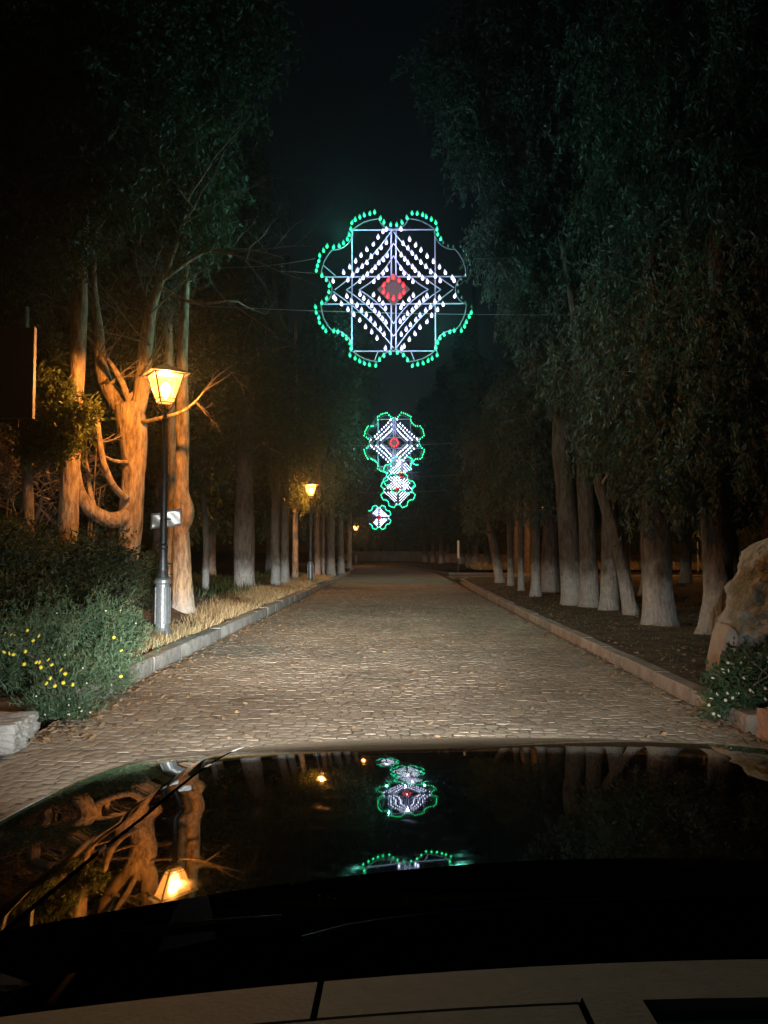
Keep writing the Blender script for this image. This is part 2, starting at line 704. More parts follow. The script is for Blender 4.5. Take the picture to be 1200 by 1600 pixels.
def kerb(name, pts, w, h, m, ln=1.0):
    root = tag(empty(name), kind='structure')
    base = []
    for k in range(3):
        mb = MB()
        L2 = ln / 2 - .006
        b = .012
        P = []
        nseg = 6
        for i in range(nseg + 1):
            yy = -L2 + 2 * L2 * i / nseg
            e = .006 * mn.noise(Vector((k * 9, i * 1.7, 0)))
            jj = lambda a: .007 * mn.noise(Vector((k * 5 + a, i * 2.3, a)))
            P.append([(-w / 2 + jj(1), yy, -.06), (-w / 2 + jj(2), yy, h - b), (-w / 2 + b, yy, h + e), (w / 2 - b, yy, h + e + .003), (w / 2 + jj(4), yy, h - b), (w / 2, yy, -.06)])
        mb.grid(P)
        mb.f.append((5, 4, 3, 2, 1, 0)); mb.mi.append(0)
        q = nseg * 6
        mb.f.append((q, q + 1, q + 2, q + 3, q + 4, q + 5)); mb.mi.append(0)
        base.append(mb.mesh('kerbstone', m))
    # walk the line
    n = 0
    for a, b in zip(pts[:-1], pts[1:]):
        a, b = Vector(a), Vector(b)
        D = (b - a).length
        cnt = max(1, round(D / ln))
        ang = math.atan2(-(b - a).x, (b - a).y)
        for i in range(cnt):
            p = a + (b - a) * ((i + .5) / cnt)
            o = link('kerbstone', base[n % 3], root, (p.x, p.y, rnd.gauss(0, .004)))
            o.rotation_euler = (rnd.gauss(0, .003), rnd.gauss(0, .012), ang + rnd.gauss(0, .004) + (math.pi if rnd.random() < .5 else 0))
            o.scale = (1, D / cnt / ln, 1)
            n += 1
    return root


def bend(x0, ys):
    return [(x0 + road_x(yy), yy, 0) for yy in ys]


kerb('left_kerb', bend(XL - .09, [5.9, 20, 40, 44, 48, 52, 56, 60, 64, 68, 72, 78]), .17, .17, M_kerb)
kerb('right_kerb', [(XR + .08, 5.4, 0), (XR + .10, 14, 0), (XR + .22, 26, 0), (XR + .34, 32, 0), (XR + .75, 33.8, 0), (XR + 1.7, 34.75, 0), (XR + 4, 35.0, 0), (XR + 8, 35.4, 0), (XR + 14, 36.0, 0)], .16, .125, M_kerbr)
kerb('far_kerb', [(XR + 8, 41.2, 0), (XR + 3, 40.5, 0), (XR + .6, 41.5, 0), (XR - .25, 48, 0), (XR - 1.1, 56, 0), (XR - 2.8, 64, 0), (XR - 6.5, 72, 0), (XR - 12, 78, 0), (XR - 22, 81, 0)], .22, .13, M_wall, ln=1.6)


def rough_block(name, c, d, m, rz, label, cat, extra=None):
    mb = MB()
    n = 5
    nx, ny, nz = d[0] / 2, d[1] / 2, d[2] / 2
    import itertools
    # rounded, chipped block: sphere-ish grid pushed to a box
    P = []
    for i in range(31):
        th = math.pi * i / 30
        row = []
        for k in range(52):
            ph = 2 * math.pi * k / 52
            v = Vector((math.sin(th) * math.cos(ph), math.sin(th) * math.sin(ph), math.cos(th)))
            e = 14
            s = (abs(v.x) ** e + abs(v.y) ** e + abs(v.z) ** e) ** (-1 / e)
            v = v * s
            s2 = 1 + .09 * mn.noise(v * 1.8 + Vector(c)) + .06 * mn.noise(v * 5 + Vector(c)) + .03 * mn.noise(v * 13 + Vector(c))
            row.append(Vector((v.x * nx, v.y * ny, v.z * nz)) * s2)
        P.append(row)
    mb.grid(P, closed=True)
    o = mb.build(name, m, None, c)
    o.rotation_euler.z = rz
    tag(o, label, cat)
    return o


rough_block('stone_block', (-2.66, 4.96, .075), (.58, .42, .22), M_block, R(4), 'rough pale grey stone block at the roadside in front of the yellow-flowered bush', 'stone block')
rough_block('brick_block', (2.52, 5.02, .10), (.22, .36, .26), M_terra, R(12), 'terracotta coloured kerb block below the daisy bush at right', 'kerb block')
rough_block('concrete_block', (2.76, 4.86, .10), (.24, .36, .26), M_block, R(10), 'grey concrete block beside the terracotta block at the right frame edge', 'concrete block')

# leaf litter
n = 2600
xs = np.concatenate([XL + .02 + rng.exponential(.16, n // 2), XR - .02 - rng.exponential(.12, n // 4), rng.uniform(XL, XR, n // 4)])
ys = 5 + (rng.random(len(xs)) ** 1.5) * 26
A = nrm(np.stack([rng.normal(size=len(xs)), rng.normal(size=len(xs)), .25 * rng.normal(size=len(xs))], 1))
C = np.stack([xs, ys, np.full(len(xs), .028)], 1)
keep = (xs < XR) & (xs > XL)
C, A = C[keep], A[keep]
V = leaf_quads(C, A, .05 * (.4 + rng.random(len(C))), .022 * (.5 + rng.random(len(C))))
V[:, :, 2] = np.clip(V[:, :, 2], .019, .06)
tag(link('leaf_litter', quads_mesh('leaf_litter', V, M_deadleaf)), 'fallen dead leaves scattered along the kerbs of the cobbled avenue', 'leaf litter', kind='stuff')
# litter on the right verge
n = 9000
C = np.stack([rng.uniform(XR + .2, 9, n), 5 + 24 * rng.random(n) ** 1.3, np.full(n, .145)], 1)
A = nrm(np.stack([rng.normal(size=n), rng.normal(size=n), .35 * rng.normal(size=n)], 1))
V = leaf_quads(C, A, .048 * (.4 + rng.random(n)), .017 * (.5 + rng.random(n)))
tag(link('verge_litter', quads_mesh('verge_litter', V, M_deadleaf)), 'brown twigs and dead leaves covering the soil under the right-hand trees', 'leaf litter', kind='stuff')


def grass(name, x0, x1, y0, y1, n, h, m, label, falloff=None, w=.0055, z=.12, lean=.35):
    X = rng.uniform(x0, x1, n)
    Y = y0 + (y1 - y0) * rng.random(n) ** 1.4
    pat = np.sin(X * 3.1 + 1) * np.sin(Y * 1.7) + np.sin(X * 7 + Y * 5) * .5
    keep = (pat + rng.normal(size=n) * .8) > -.55
    X, Y = X[keep], Y[keep]
    k = len(X)
    A = nrm(np.stack([rng.normal(size=k) * lean, rng.normal(size=k) * lean, np.ones(k)], 1))
    H = h * (.35 + .9 * rng.random(k)) * (1 + .35 * np.sin(X * 2.3 + Y * 1.1))
    C = np.stack([X, Y, np.full(k, z)], 1) + A * (H * .45)[:, None]
    V = leaf_quads(C, A, H, np.full(k, w) * (.6 + rng.random(k)) * (1 + Y * .05))
    return tag(link(name, quads_mesh(name, V, m)), label, 'grass', kind='stuff')


grass('dry_grass', XL - 1.9, XL - .2, 6.5, 34, 64000, .19, M_drygrass, 'dry straw coloured grass along the left kerb around the lamp posts')
grass('dry_grass', XL - 7, XL - 1.8, 9, 30, 9000, .20, M_drygrass, 'sparse dry grass between the trunks on the left')
grass('green_weeds', XL - 7, XL - 1.3, 12, 32, 22000, .30, M_greengrass, 'dark green weeds growing between the left-hand trunks', w=.016)
grass('verge_grass', XR + .3, 9, 6, 30, 4500, .09, M_greengrass, 'low sparse weeds on the soil of the right verge')
grass('far_grass', 5, 26, 47.5, 54, 9000, .45, M_drygrass, 'tall dry grass lit orange beyond the side road', w=.02)

# ------------------------------------------------------------------ trees


def trunk_path(base, top, n=9, wob=.06, sd=0, mid=None):
    pts = []
    b, t = Vector(base), Vector(top)
    for i in range(n + 1):
        u = i / n
        p = b.lerp(t, u)
        if mid is not None:
            p += (Vector(mid) - b.lerp(t, .5)) * (4 * u * (1 - u))
        w = wob * math.sin(math.pi * min(1, u * 1.2))
        p += Vector((mn.noise(Vector((sd, u * 3, 1))), mn.noise(Vector((sd, u * 3, 7))), 0)) * w * 2
        pts.append(p)
    return pts


def trunk_obj(parent, base, top, r0, r1, sd, m=None, flare=1.45, mid=None, n=14, wob=.06):
    pts = trunk_path((0, 0, -.08), Vector(top) - Vector(base), n, wob, sd, Vector(mid) - Vector(base) if mid is not None else None)
    H = (Vector(top) - Vector(base)).length
    # extra rings near the foot
    foot = [pts[0].lerp(pts[1], q) for q in (0, .12, .28, .5, .75)]
    pts = foot + pts[1:]
    rads = []
    for p in pts:
        u = p.z / H
        rads.append((r0 + (r1 - r0) * max(0, u)) * (1 + (flare - 1) * math.exp(-max(0, p.z + .05) / .22)))
    mb = MB()
    mb.tube(pts, rads, 18, lump=.17, seed=sd)
    return mb.build('trunk', m or M_bark, parent, smooth=True), pts, rads


GR = 'trees lining the avenue'


def tree(base, top, r0, blobs, label, r1=None, limbs=None, sd=None, m=None, leafmat=None, dens=42, flare=1.45, mid=None, name='cypress_tree', leaf=.12, wid=.035, K=9, droop=.9, tuft=.2, group=None, cat='tree', wob=.06):
    base = Vector(base)
    sd = sd if sd is not None else rnd.random() * 50
    root = tag(empty(name, base), label, cat, group)
    if dens >= 60 and leafmat is None:
        dens, K, tuft, droop, wid = dens * .62, 14, .26, 1.5, .03
    r1 = r1 or r0 * .45
    t_, pts, rads = trunk_obj(root, base, top, r0, r1, sd, m, flare, mid, wob=wob)
    tw = MB()
    k = 0
    for (cx, cy, cz, rx, ry, rz) in blobs:
        tgt = Vector((cx, cy, cz)) - base
        # nearest trunk node below the blob
        cand = [i for i, p in enumerate(pts) if p.z < tgt.z - .2 * (tgt - p).length] or [len(pts) // 2]
        i = cand[-1]
        s = pts[i]
        if (tgt - s).length < .4:
            continue
        midp = s.lerp(tgt, .5) + Vector((rnd.gauss(0, .12), rnd.gauss(0, .12), -.06 * (tgt - s).length))
        r = max(.02, rads[i] * .35)
        mb = MB()
        mb.tube([s, s.lerp(midp, .5), midp, midp.lerp(tgt, .55), tgt], [r, r * .85, r * .65, r * .45, r * .2], 7, lump=.1)
        mb.build('limb', M_twig, root)
        mb = tw
        for q in range(2):
            twigs(mb, midp.lerp(tgt, rnd.random()), (rnd.gauss(0, 1), rnd.gauss(0, 1), rnd.gauss(-.1, .6)), min(rx, rz) * 1.2, r * .3, 1, kids=3)
        k += 1
    if k:
        tag(tw.build('twig', M_twig, root), kind='stuff')
    if blobs:
        rb = [(b[0] - base.x, b[1] - base.y, b[2] - base.z, b[3], b[4], b[5]) for b in blobs]
        if K == 14:
            V = np.concatenate([foliage(rb, per_m2=dens * .5, leaf=leaf, wid=wid, K=K, droop=droop, tuft=tuft),
                                foliage([(a, b_, c, d * 1.05, e, f) for (a, b_, c, d, e, f) in rb], per_m2=2.6, leaf=.10, wid=.03, K=110, droop=2.2, tuft=.34, shell=.9)])
        else:
            V = foliage(rb, per_m2=dens, leaf=leaf, wid=wid, K=K, droop=droop, tuft=tuft)
        link('crown', quads_mesh('crown', V, leafmat or M_leaf), root)
    return root


def pb(px, py, Y, r, ry=None, rz=None):
    """a foliage clump seen at that pixel"""
    p = at(px, py, Y)
    s = Y / 1202
    return (p.x, p.y, p.z, r * s, (ry or r) * s, (rz or r * 1.15) * s)


VG = .12
# --- right row, near to far
b1 = gp(1124, 990, VG)
tree(b1, (4.9, b1.y, 10.5), .20, [pb(1130, 700, 10.6, 90), pb(1190, 640, 10.2, 110), pb(1120, 560, 10.8, 110), pb(1180, 420, 10.6, 130), pb(1150, 260, 10.7, 130), pb(1190, 90, 10.6, 150), pb(1090, 740, 10.9, 45)],
     'thick leaning trunk with flared foot, right next to the mossy rock', flare=1.9, mid=(4.55, b1.y, 5), dens=60)
b2 = gp(1030, 976, VG)
tree(b2, (4.5, b2.y, 10.5), .24, [pb(1030, 690, 12, 90), pb(1060, 560, 12, 120), pb(1030, 440, 12.2, 110), pb(1060, 300, 12.1, 120), pb(1010, 180, 12, 120), pb(1070, 60, 12, 130), pb(1020, 770, 12, 50), pb(1070, 760, 12, 40)],
     'stout whitewashed trunk, second from the mossy rock', mid=(4.15, b2.y, 5), dens=60, flare=1.3)
b3 = gp(988, 960, VG)
tree(b3, (3.1, b3.y + .1, 7.2), .125, [pb(955, 640, 13.8, 70), pb(945, 560, 13.6, 70), pb(960, 730, 13.7, 40)],
     'slim whitewashed trunk leaning left with a bend at knee height', mid=(3.75, b3.y, 2.9), dens=60)
b4 = gp(951, 953, VG)
tree(b4, (4.25, b4.y, 11), .16, [pb(960, 330, 14.6, 100), pb(940, 450, 14.6, 90), pb(985, 510, 14.6, 70), pb(930, 690, 14.8, 45), pb(960, 120, 14.6, 120)],
     'straight whitewashed trunk just left of the slim leaning one', dens=60)
b5 = gp(924, 948, VG)
tree(b5, (3.6, b5.y, 12), .19, [pb(900, 580, 15.4, 60), pb(880, 450, 15.2, 75), pb(890, 330, 15.3, 90), pb(900, 180, 15.3, 110), pb(880, 50, 15.3, 120)],
     'broad whitewashed trunk with a swollen foot in the right-hand clump of four', dens=60, flare=1.6)
b6 = gp(898, 945, VG)
tree(b6, (2.95, b6.y - .2, 12), .24, [pb(830, 460, 15.2, 55), pb(795, 400, 14.6, 50), pb(760, 380, 14.4, 32), pb(800, 300, 14.8, 60), pb(740, 250, 14.6, 42), pb(770, 180, 14.8, 75), pb(700, 120, 14.8, 55), pb(790, 70, 15, 90), pb(830, 520, 15.2, 38), pb(845, 370, 15.4, 60), pb(715, 215, 14.6, 26), pb(870, 520, 15.6, 40)],
     'tall thick trunk leaning over the road whose foliage hangs towards the large light ornament', mid=(3.5, b6.y, 5), dens=90, wob=.1)
b7 = gp(859, 925, VG)
tree(b7, (4.6, b7.y, 12), .24, [pb(860, 560, 21, 55), pb(850, 700, 21.5, 45), pb(820, 620, 21.2, 50), pb(850, 790, 21.5, 30)], 'wide dark trunk just left of the tall leaning trunk on the right', dens=30)
b8 = gp(837, 932, VG)
tree(b8, (3.6, b8.y, 11), .125, [pb(825, 720, 19.3, 45), pb(815, 640, 19.3, 50), pb(835, 790, 19.3, 30)], 'narrow whitewashed trunk in front of the wide dark one, right row', dens=30)
b9 = gp(814, 923, VG)
tree(b9, (3.7, b9.y, 11), .085, [pb(800, 740, 22, 40), pb(795, 640, 22, 45)], 'thin pole-like trunk in the middle of the right row', dens=28)
b10 = gp(798, 915, VG)
tree(b10, (3.8, b10.y, 11), .10, [pb(780, 780, 25, 40), pb(775, 690, 25, 50)], 'thin trunk beside the leftmost leaning trunk of the right row', dens=24)
b11 = gp(783, 911, VG)
tree(b11, (2.9, b11.y, 11), .16, [pb(755, 770, 27, 42), pb(745, 690, 27, 40), pb(740, 820, 27, 18), pb(750, 610, 27, 48)], 'leftmost trunk of the near right row, leaning left', mid=(3.3, b11.y, 4), dens=24)
b12 = gp(808, 897, 0)
for (px, sh) in ((808, 'left'), (823, 'right')):
    b = gp(px, 893, .05)
    tree(b, (b.x + .2, b.y, 10), .22, [(b.x, b.y, 7, 1.5, 1.5, 3), (b.x + .2, b.y, 4.6, 1, 1, 1)], 'orange lit trunk seen between the right-hand row, %s one of the pair' % sh, dens=6, m=M_barkraw, leaf=.2, wid=.06)

# --- left side near
VL = .33
bb = gp(192, 944, .45)
# gnarled tree with bare curved limbs
root = tag(empty('gnarled_tree', bb), 'gnarled bare-limbed tree glowing orange left of the nearest lamp post', 'tree')


def rel(px, py, Y):
    return at(px, py, Y) - bb


Yb = bb.y
mb = MB()


def limb(pxs, mb_, n=12, lump=.12, Ys=None):
    P = [rel(a, b, (Ys[i] if Ys else Yb)) for i, (a, b, r) in enumerate(pxs)]
    rr = [r * Yb / 1202 for (_, _, r) in pxs]
    # catmull-rom refine
    Q, RR = [], []
    for i in range(len(P) - 1):
        p0, p1, p2, p3 = P[max(i - 1, 0)], P[i], P[i + 1], P[min(i + 2, len(P) - 1)]
        for k in range(4):
            t = k / 4
            Q.append(.5 * ((2 * p1) + (p2 - p0) * t + (2 * p0 - 5 * p1 + 4 * p2 - p3) * t * t + (3 * p1 - p0 - 3 * p2 + p3) * t ** 3))
            RR.append(rr[i] + (rr[i + 1] - rr[i]) * t)
    Q.append(P[-1]); RR.append(rr[-1])
    mb_.tube(Q, RR, n, lump=lump, seed=pxs[0][0])
    return Q


limb([(192, 960, 24), (196, 915, 17), (201, 860, 17), (205, 800, 18), (208, 740, 18), (208, 690, 21), (205, 655, 24), (200, 632, 20)], mb, 18, .16)
mb.build('trunk', M_bark2, root, smooth=True)
mb = MB()
mb = MB()
limb([(205, 800, 12), (180, 813, 12), (150, 803, 11), (133, 785, 9), (124, 760, 6), (122, 735, 4)], mb, Ys=[Yb, Yb - .3, Yb - .5, Yb - .6, Yb - .6, Yb - .6])
mb.build('limb', M_bark2, root, smooth=True)
mb = MB()
limb([(150, 803, 4.5), (141, 770, 4), (137, 735, 3), (134, 715, 1.5)], mb, 7, Ys=[Yb - .5, Yb - .5, Yb - .4, Yb - .3])
mb.build('limb', M_bark2, root, smooth=True)
mb = MB()
limb([(198, 780, 5), (178, 760, 5), (162, 725, 5), (156, 690, 4), (153, 660, 3), (148, 640, 2)], mb, 8, Ys=[Yb - .2, Yb - .5, Yb - .7, Yb - .8, Yb - .8, Yb - .8])
mb.build('limb', M_bark2, root, smooth=True)
mb = MB()
limb([(200, 722, 3.5), (178, 720, 3), (162, 712, 2)], mb, 6, Ys=[Yb - .2, Yb - .4, Yb - .7])
mb.build('limb', M_bark2, root, smooth=True)
mb = MB()
limb([(199, 650, 15), (180, 622, 13), (164, 595, 11), (156, 560, 10), (155, 520, 8), (150, 480, 6), (147, 430, 4), (150, 385, 1.5)], mb)
mb.build('limb', M_bark2, root, smooth=True)
mb = MB()
limb([(206, 655, 15), (218, 630, 12), (224, 590, 12), (228, 540, 11), (235, 490, 9), (248, 445, 7), (268, 400, 5), (285, 350, 4), (296, 305, 3), (315, 280, 1.5)], mb)
mb.build('limb', M_bark2, root, smooth=True)
mb = MB()
limb([(205, 640, 6), (192, 600, 5), (178, 575, 4), (168, 560, 2)], mb, 7, Ys=[Yb, Yb - .3, Yb - .5, Yb - .6])
mb.build('limb', M_bark2, root, smooth=True)
mb = MB()
limb([(195, 625, 5), (215, 608, 4), (222, 575, 3)], mb, 7)
mb.build('limb', M_bark2, root, smooth=True)
mb = MB()
limb([(222, 660, 3.5), (255, 652, 3), (285, 643, 2.5), (305, 628, 1.8), (318, 612, 1)], mb, 7, Ys=[Yb - .1, Yb - .5, Yb - .8, Yb - 1, Yb - 1])
mb.build('limb', M_bark2, root, smooth=True)
mb = MB()
limb([(250, 440, 4), (280, 418, 4), (310, 398, 3), (330, 392, 1.5)], mb, 7)
mb.build('limb', M_bark2, root, smooth=True)
mb = MB()
limb([(256, 450, 3), (285, 468, 3), (320, 474, 2.5), (355, 470, 1.5)], mb, 6)
mb.build('limb', M_bark2, root, smooth=True)
mb = MB()
for (px, py, dx, dz, L, n) in [(150, 480, -.2, 1, 1.2, 3), (155, 530, -.7, .6, .9, 3), (235, 490, .2, 1, 1.2, 3), (296, 305, .4, 1, 1.3, 3), (285, 350, .9, .4, 1.3, 3), (330, 392, 1, .2, 1.2, 4), (355, 470, .8, -.5, .9, 3), (318, 612, .7, .8, .6, 2),
                               (305, 628, 1, -.3, .4, 2), (224, 590, .8, .7, 1.0, 3), (156, 690, .6, .3, .5, 3), (137, 735, -.5, .5, .5, 3), (134, 715, .3, .8, .5, 3), (148, 640, -.4, .4, .5, 3), (178, 575, -.7, .9, 1.2, 3), (235, 540, -.6, .7, 1.1, 3), (153, 560, .9, .5, .9, 3), (120, 735, -.3, .6, .5, 3), (250, 440, -.9, .7, 1.2, 3), (170, 600, .9, .3, .8, 3)]:
    for q in range(max(2, n - 1)):
        twigs(mb, rel(px, py, Yb - .3 + rnd.gauss(0, .15)), (dx + rnd.gauss(0, .35), rnd.gauss(0, .5), dz + rnd.gauss(0, .35)), L * rnd.uniform(.7, 1.2), .016, 2, spread=.55, kids=3)
tag(mb.build('twig', M_twig, root), kind='stuff')

# tall trunk A, left of it
ba = Vector((at(100, 900, 10.8).x, 10.8, .45))
ta = at(132, 300, 10.8)
tree(ba, ta, .155, [pb(125, 395, 10.4, 42), pb(95, 300, 10.4, 60), pb(150, 210, 10.4, 75), pb(175, 330, 10.6, 45), pb(215, 250, 10.8, 60), pb(60, 330, 11.8, 95), pb(150, 280, 12.2, 85), pb(60, 180, 11.8, 110), pb(170, 130, 12.2, 120), pb(60, 40, 11.8, 130), pb(200, 330, 12.4, 50), pb(30, 450, 11.5, 60), pb(80, 560, 11.5, 30), pb(230, 40, 12.4, 110)],
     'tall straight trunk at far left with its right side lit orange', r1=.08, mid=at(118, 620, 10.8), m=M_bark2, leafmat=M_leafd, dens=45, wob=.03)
# conifer sprays in lamp light hanging before trunk A
pc = at(115, 670, 13.4)
bc2 = Vector((at(45, 900, 10.2).x, 10.2, VG))
tree(bc2, at(40, 480, 10.2), .09, [pb(118, 655, 9.9, 30, 30, 26), pb(100, 690, 10.0, 34, 30, 22), pb(75, 668, 10.1, 36, 34, 30), pb(142, 640, 9.8, 13, 14, 9), pb(60, 700, 10.1, 34, 30, 22), pb(95, 615, 10.1, 24, 24, 20), pb(40, 620, 10.2, 35, 35, 45)],
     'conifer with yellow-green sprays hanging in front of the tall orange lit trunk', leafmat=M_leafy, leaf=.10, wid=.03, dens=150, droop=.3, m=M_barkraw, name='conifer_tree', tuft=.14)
# trunk C with knot, right of lamp
bc = gp(285, 950, VL)
tree(bc, at(296, 330, bc.y + .2), .15, [pb(290, 400, 12.0, 40), pb(300, 300, 11.8, 55), pb(250, 200, 11.8, 70), pb(340, 370, 12.4, 35), pb(330, 290, 13.4, 60), pb(300, 180, 13.3, 80), pb(350, 120, 13.5, 80), pb(290, 30, 13.4, 100), pb(370, 30, 13.6, 80)],
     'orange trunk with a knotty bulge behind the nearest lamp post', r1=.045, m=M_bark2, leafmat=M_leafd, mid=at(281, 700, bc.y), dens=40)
o = MB()
q0 = at(290, 806, bc.y)
o.tube([q0 + Vector((.05 * math.exp(-((k - 5.5) / 2.2) ** 2) - .03, -.02, -.42 + .085 * k)) for k in range(12)], [.04 + .085 * math.sin(math.pi * (k + .5) / 12) for k in range(12)], 16, lump=.22, seed=3)
kn = o.build('knot', M_bark2, None, smooth=True)
c_root = [c for c in col.objects if c.name.startswith('cypress_tree') and c.location == bc][0] if any(c.location == bc for c in col.objects) else None
kn.parent = c_root
kn.location = -Vector(c_root.location) if c_root else (0, 0, 0)
bcc = gp(270, 939, VL)
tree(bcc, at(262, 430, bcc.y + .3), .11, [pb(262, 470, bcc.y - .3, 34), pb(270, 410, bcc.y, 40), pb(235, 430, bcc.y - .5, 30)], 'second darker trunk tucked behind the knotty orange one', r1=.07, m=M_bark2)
b = gp(291, 945, VG)
# thin and big trunks further down the left row
b = gp(321, 929, VG)
tree(b, at(318, 500, b.y), .085, [pb(330, 640, 19.5, 60), pb(350, 540, 20, 70), pb(320, 730, 19.6, 40), pb(300, 560, 20.5, 60)], 'thin pale trunk standing alone left of the big whitewashed trunk', r1=.06, dens=30, leafmat=M_leafd)
b = gp(382, 926, VG)
tree(b, at(388, 300, b.y), .29, [pb(380, 640, 21, 75), pb(360, 470, 21, 60), pb(400, 540, 21, 60), pb(370, 350, 21.4, 70), pb(350, 250, 21, 80), pb(420, 690, 21, 40)], 'biggest trunk of the left row with a bright whitewashed foot', flare=1.5, dens=26, leafmat=M_leafd)
b = gp(431, 920, VG)
tree(b, at(428, 400, b.y), .14, [pb(430, 700, 23, 55), pb(420, 600, 23, 55)], 'left trunk of the close pair past the biggest trunk', dens=22, leafmat=M_leafd)
b = gp(445, 917, VG)
tree(b, at(450, 400, b.y), .14, [pb(455, 700, 24.5, 40), pb(450, 620, 24.5, 45), pb(445, 760, 24.5, 28)], 'right trunk of the close pair past the biggest trunk', dens=22, leafmat=M_leafd)
b = gp(461, 910, VG)
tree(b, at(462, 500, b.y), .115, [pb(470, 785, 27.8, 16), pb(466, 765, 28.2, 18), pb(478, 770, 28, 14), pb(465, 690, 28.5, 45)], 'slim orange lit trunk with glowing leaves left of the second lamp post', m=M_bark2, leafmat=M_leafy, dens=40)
for (px, py, w, lb) in [(496, 905, .12, 'trunk standing directly behind the second lamp post'), (517, 900, .2, 'wider dim trunk just right of the second lamp post'), (505, 903, .06, 'thin pole-like trunk between second lamp post and wider dim trunk'), (533, 897, .16, 'dim trunk between the second and third lamp posts'), (546, 889, .16, 'small far trunk lit orange beside the third lamp post')]:
    b = gp(px, py, VG)
    tree(b, (b.x, b.y, 11), w, [(b.x, b.y, 6.0, 1.5, 1.5, 2.6), (b.x + .3, b.y, 9.5, 1.4, 1.4, 2.6), (b.x - .2, b.y, 3.6, .8, .8, .7)], lb, dens=9, leafmat=M_leafd, leaf=.2, wid=.06, m=M_bark2 if 'orange' in lb else None)  # orange lit trunk takes the paler bark, lamp light put into its colour

# --- rows far away and behind: shared trees
far_meshes = []
for v in range(4):
    blobs = [(rnd.gauss(0, .3), rnd.gauss(0, .3), z, r, r, 1.5) for z, r in ((3.2, 1.0), (5, 1.6), (7.2, 1.8), (9.4, 1.6), (11.6, 1.2), (13.4, .7))]
    V = foliage(blobs, per_m2=34, leaf=.24, wid=.08, K=8, tuft=.3)
    cm = quads_mesh('crown', V, M_leafd)
    mb = MB()
    pts = trunk_path((0, 0, -.1), (rnd.gauss(0, .3), rnd.gauss(0, .2), 12), 9, .1, v * 7)
    foot = [pts[0].lerp(pts[1], q) for q in (0, .2, .45)]
    pts = foot + pts[1:]
    mb.tube(pts, [.24 * (1 - .045 * max(0, p.z)) * (1 + .5 * math.exp(-max(0, p.z) / .22)) for p in pts], 10, lump=.15, seed=v)
    tm = mb.mesh('trunk', M_bark, True)
    far_meshes.append((tm, cm))


def far_tree(x, y, s, label, group):
    tm, cm = far_meshes[rnd.randrange(4)]
    root = tag(empty('cypress_tree', (x, y, .08), rnd.random() * 6.28), label, 'tree', group)
    root.scale = (s * rnd.uniform(.8, 1.1),) * 2 + (s * rnd.uniform(.9, 1.15),)
    link('trunk', tm, root)
    link('crown', cm, root)


pts = []
GB = 'dark trees standing in the woods behind the left row'
for (x, y) in [(-8.5, 19), (-10.5, 14), (-7.3, 24), (-10, 27), (-7.5, 31), (-12, 21), (-13, 31), (-9, 37), (-6.2, 38), (-12, 12), (-9.5, 10.5), (-15, 17), (-16, 26)]:
    far_tree(x, y, rnd.uniform(.9, 1.15), 'dark tree standing back in the woods behind the left row', GB)
GB = 'far trees of the left row before the bend'
for y in (44, 48, 52, 57, 62):
    far_tree(-4.3 + road_x(y) + rnd.gauss(0, .3), y, rnd.uniform(.8, 1.05), 'far dim tree of the left row just before the bend', GB)
GB = 'trees closing the view beyond the bend'
for (px, Y) in [(572, 99), (590, 104), (602, 98), (612, 106), (622, 99), (638, 96), (652, 90), (664, 84), (676, 80), (690, 74), (700, 80), (722, 70), (735, 66), (748, 72), (760, 62), (772, 68), (556, 98), (540, 100)]:
    p = at(px, 862, Y)
    far_tree(p.x, p.y, rnd.uniform(.95, 1.25), 'dark tree closing the view beyond the bend of the avenue', GB)
GB = 'dark trees behind the right row'
for (x, y) in [(7.5, 13.5), (8.5, 17.5), (6.6, 20), (7.2, 25), (9.5, 22), (10.5, 28), (6.2, 29.5), (12.5, 20), (9.5, 32), (12, 14), (15, 31)]:
    far_tree(x, y, rnd.uniform(.85, 1.1), 'dark tree standing back behind the right-hand row', GB)
GB = 'dark trees beyond the side road'
for (x, y) in [(6, 58), (10, 60), (14, 57), (18, 61), (22, 58), (26, 60), (31, 62), (8, 66), (12, 68), (16, 70), (24, 68)]:
    far_tree(x, y, rnd.uniform(1, 1.35), 'dark tree standing beyond the orange lit side road', GB)

# ------------------------------------------------------------------ bushes


def bush(name, base, blobs, leafmat, label, dens=500, leaf=.09, wid=.018, K=8, droop=-.2, tuft=.10, stems=8, shell=.35):
    base = Vector(base)
    root = tag(empty(name, base), label, 'bush')
    rb = [(b[0] - base.x, b[1] - base.y, b[2] - base.z, b[3], b[4], b[5]) for b in blobs]
    V = foliage(rb, per_m2=dens, leaf=leaf, wid=wid, K=K, droop=droop, tuft=tuft, shell=shell)
    V[:, :, 2] = np.maximum(V[:, :, 2], .02 - base.z)
    link('leaf_mass', quads_mesh('leaf_mass', V, leafmat), root)
    mb = MB()
    for i in range(stems):
        b = rb[i % len(rb)]
        tgt = Vector((b[0] + rnd.gauss(0, b[3] * .4), b[1] + rnd.gauss(0, b[4] * .4), b[2] + b[5] * .6))
        s = Vector((b[0] * .4, b[1] * .4, 0))
        m_ = s.lerp(tgt, .5) + Vector((rnd.gauss(0, .06), rnd.gauss(0, .06), 0))
        mb.tube([s, m_, tgt], [.012, .009, .004], 5, caps=False)
        twigs(mb, m_, (rnd.gauss(0, 1), rnd.gauss(0, 1), 1), .35, .006, 1, kids=2)
    tag(mb.build('stem', M_twig, root), kind='stuff')
    return root, rb


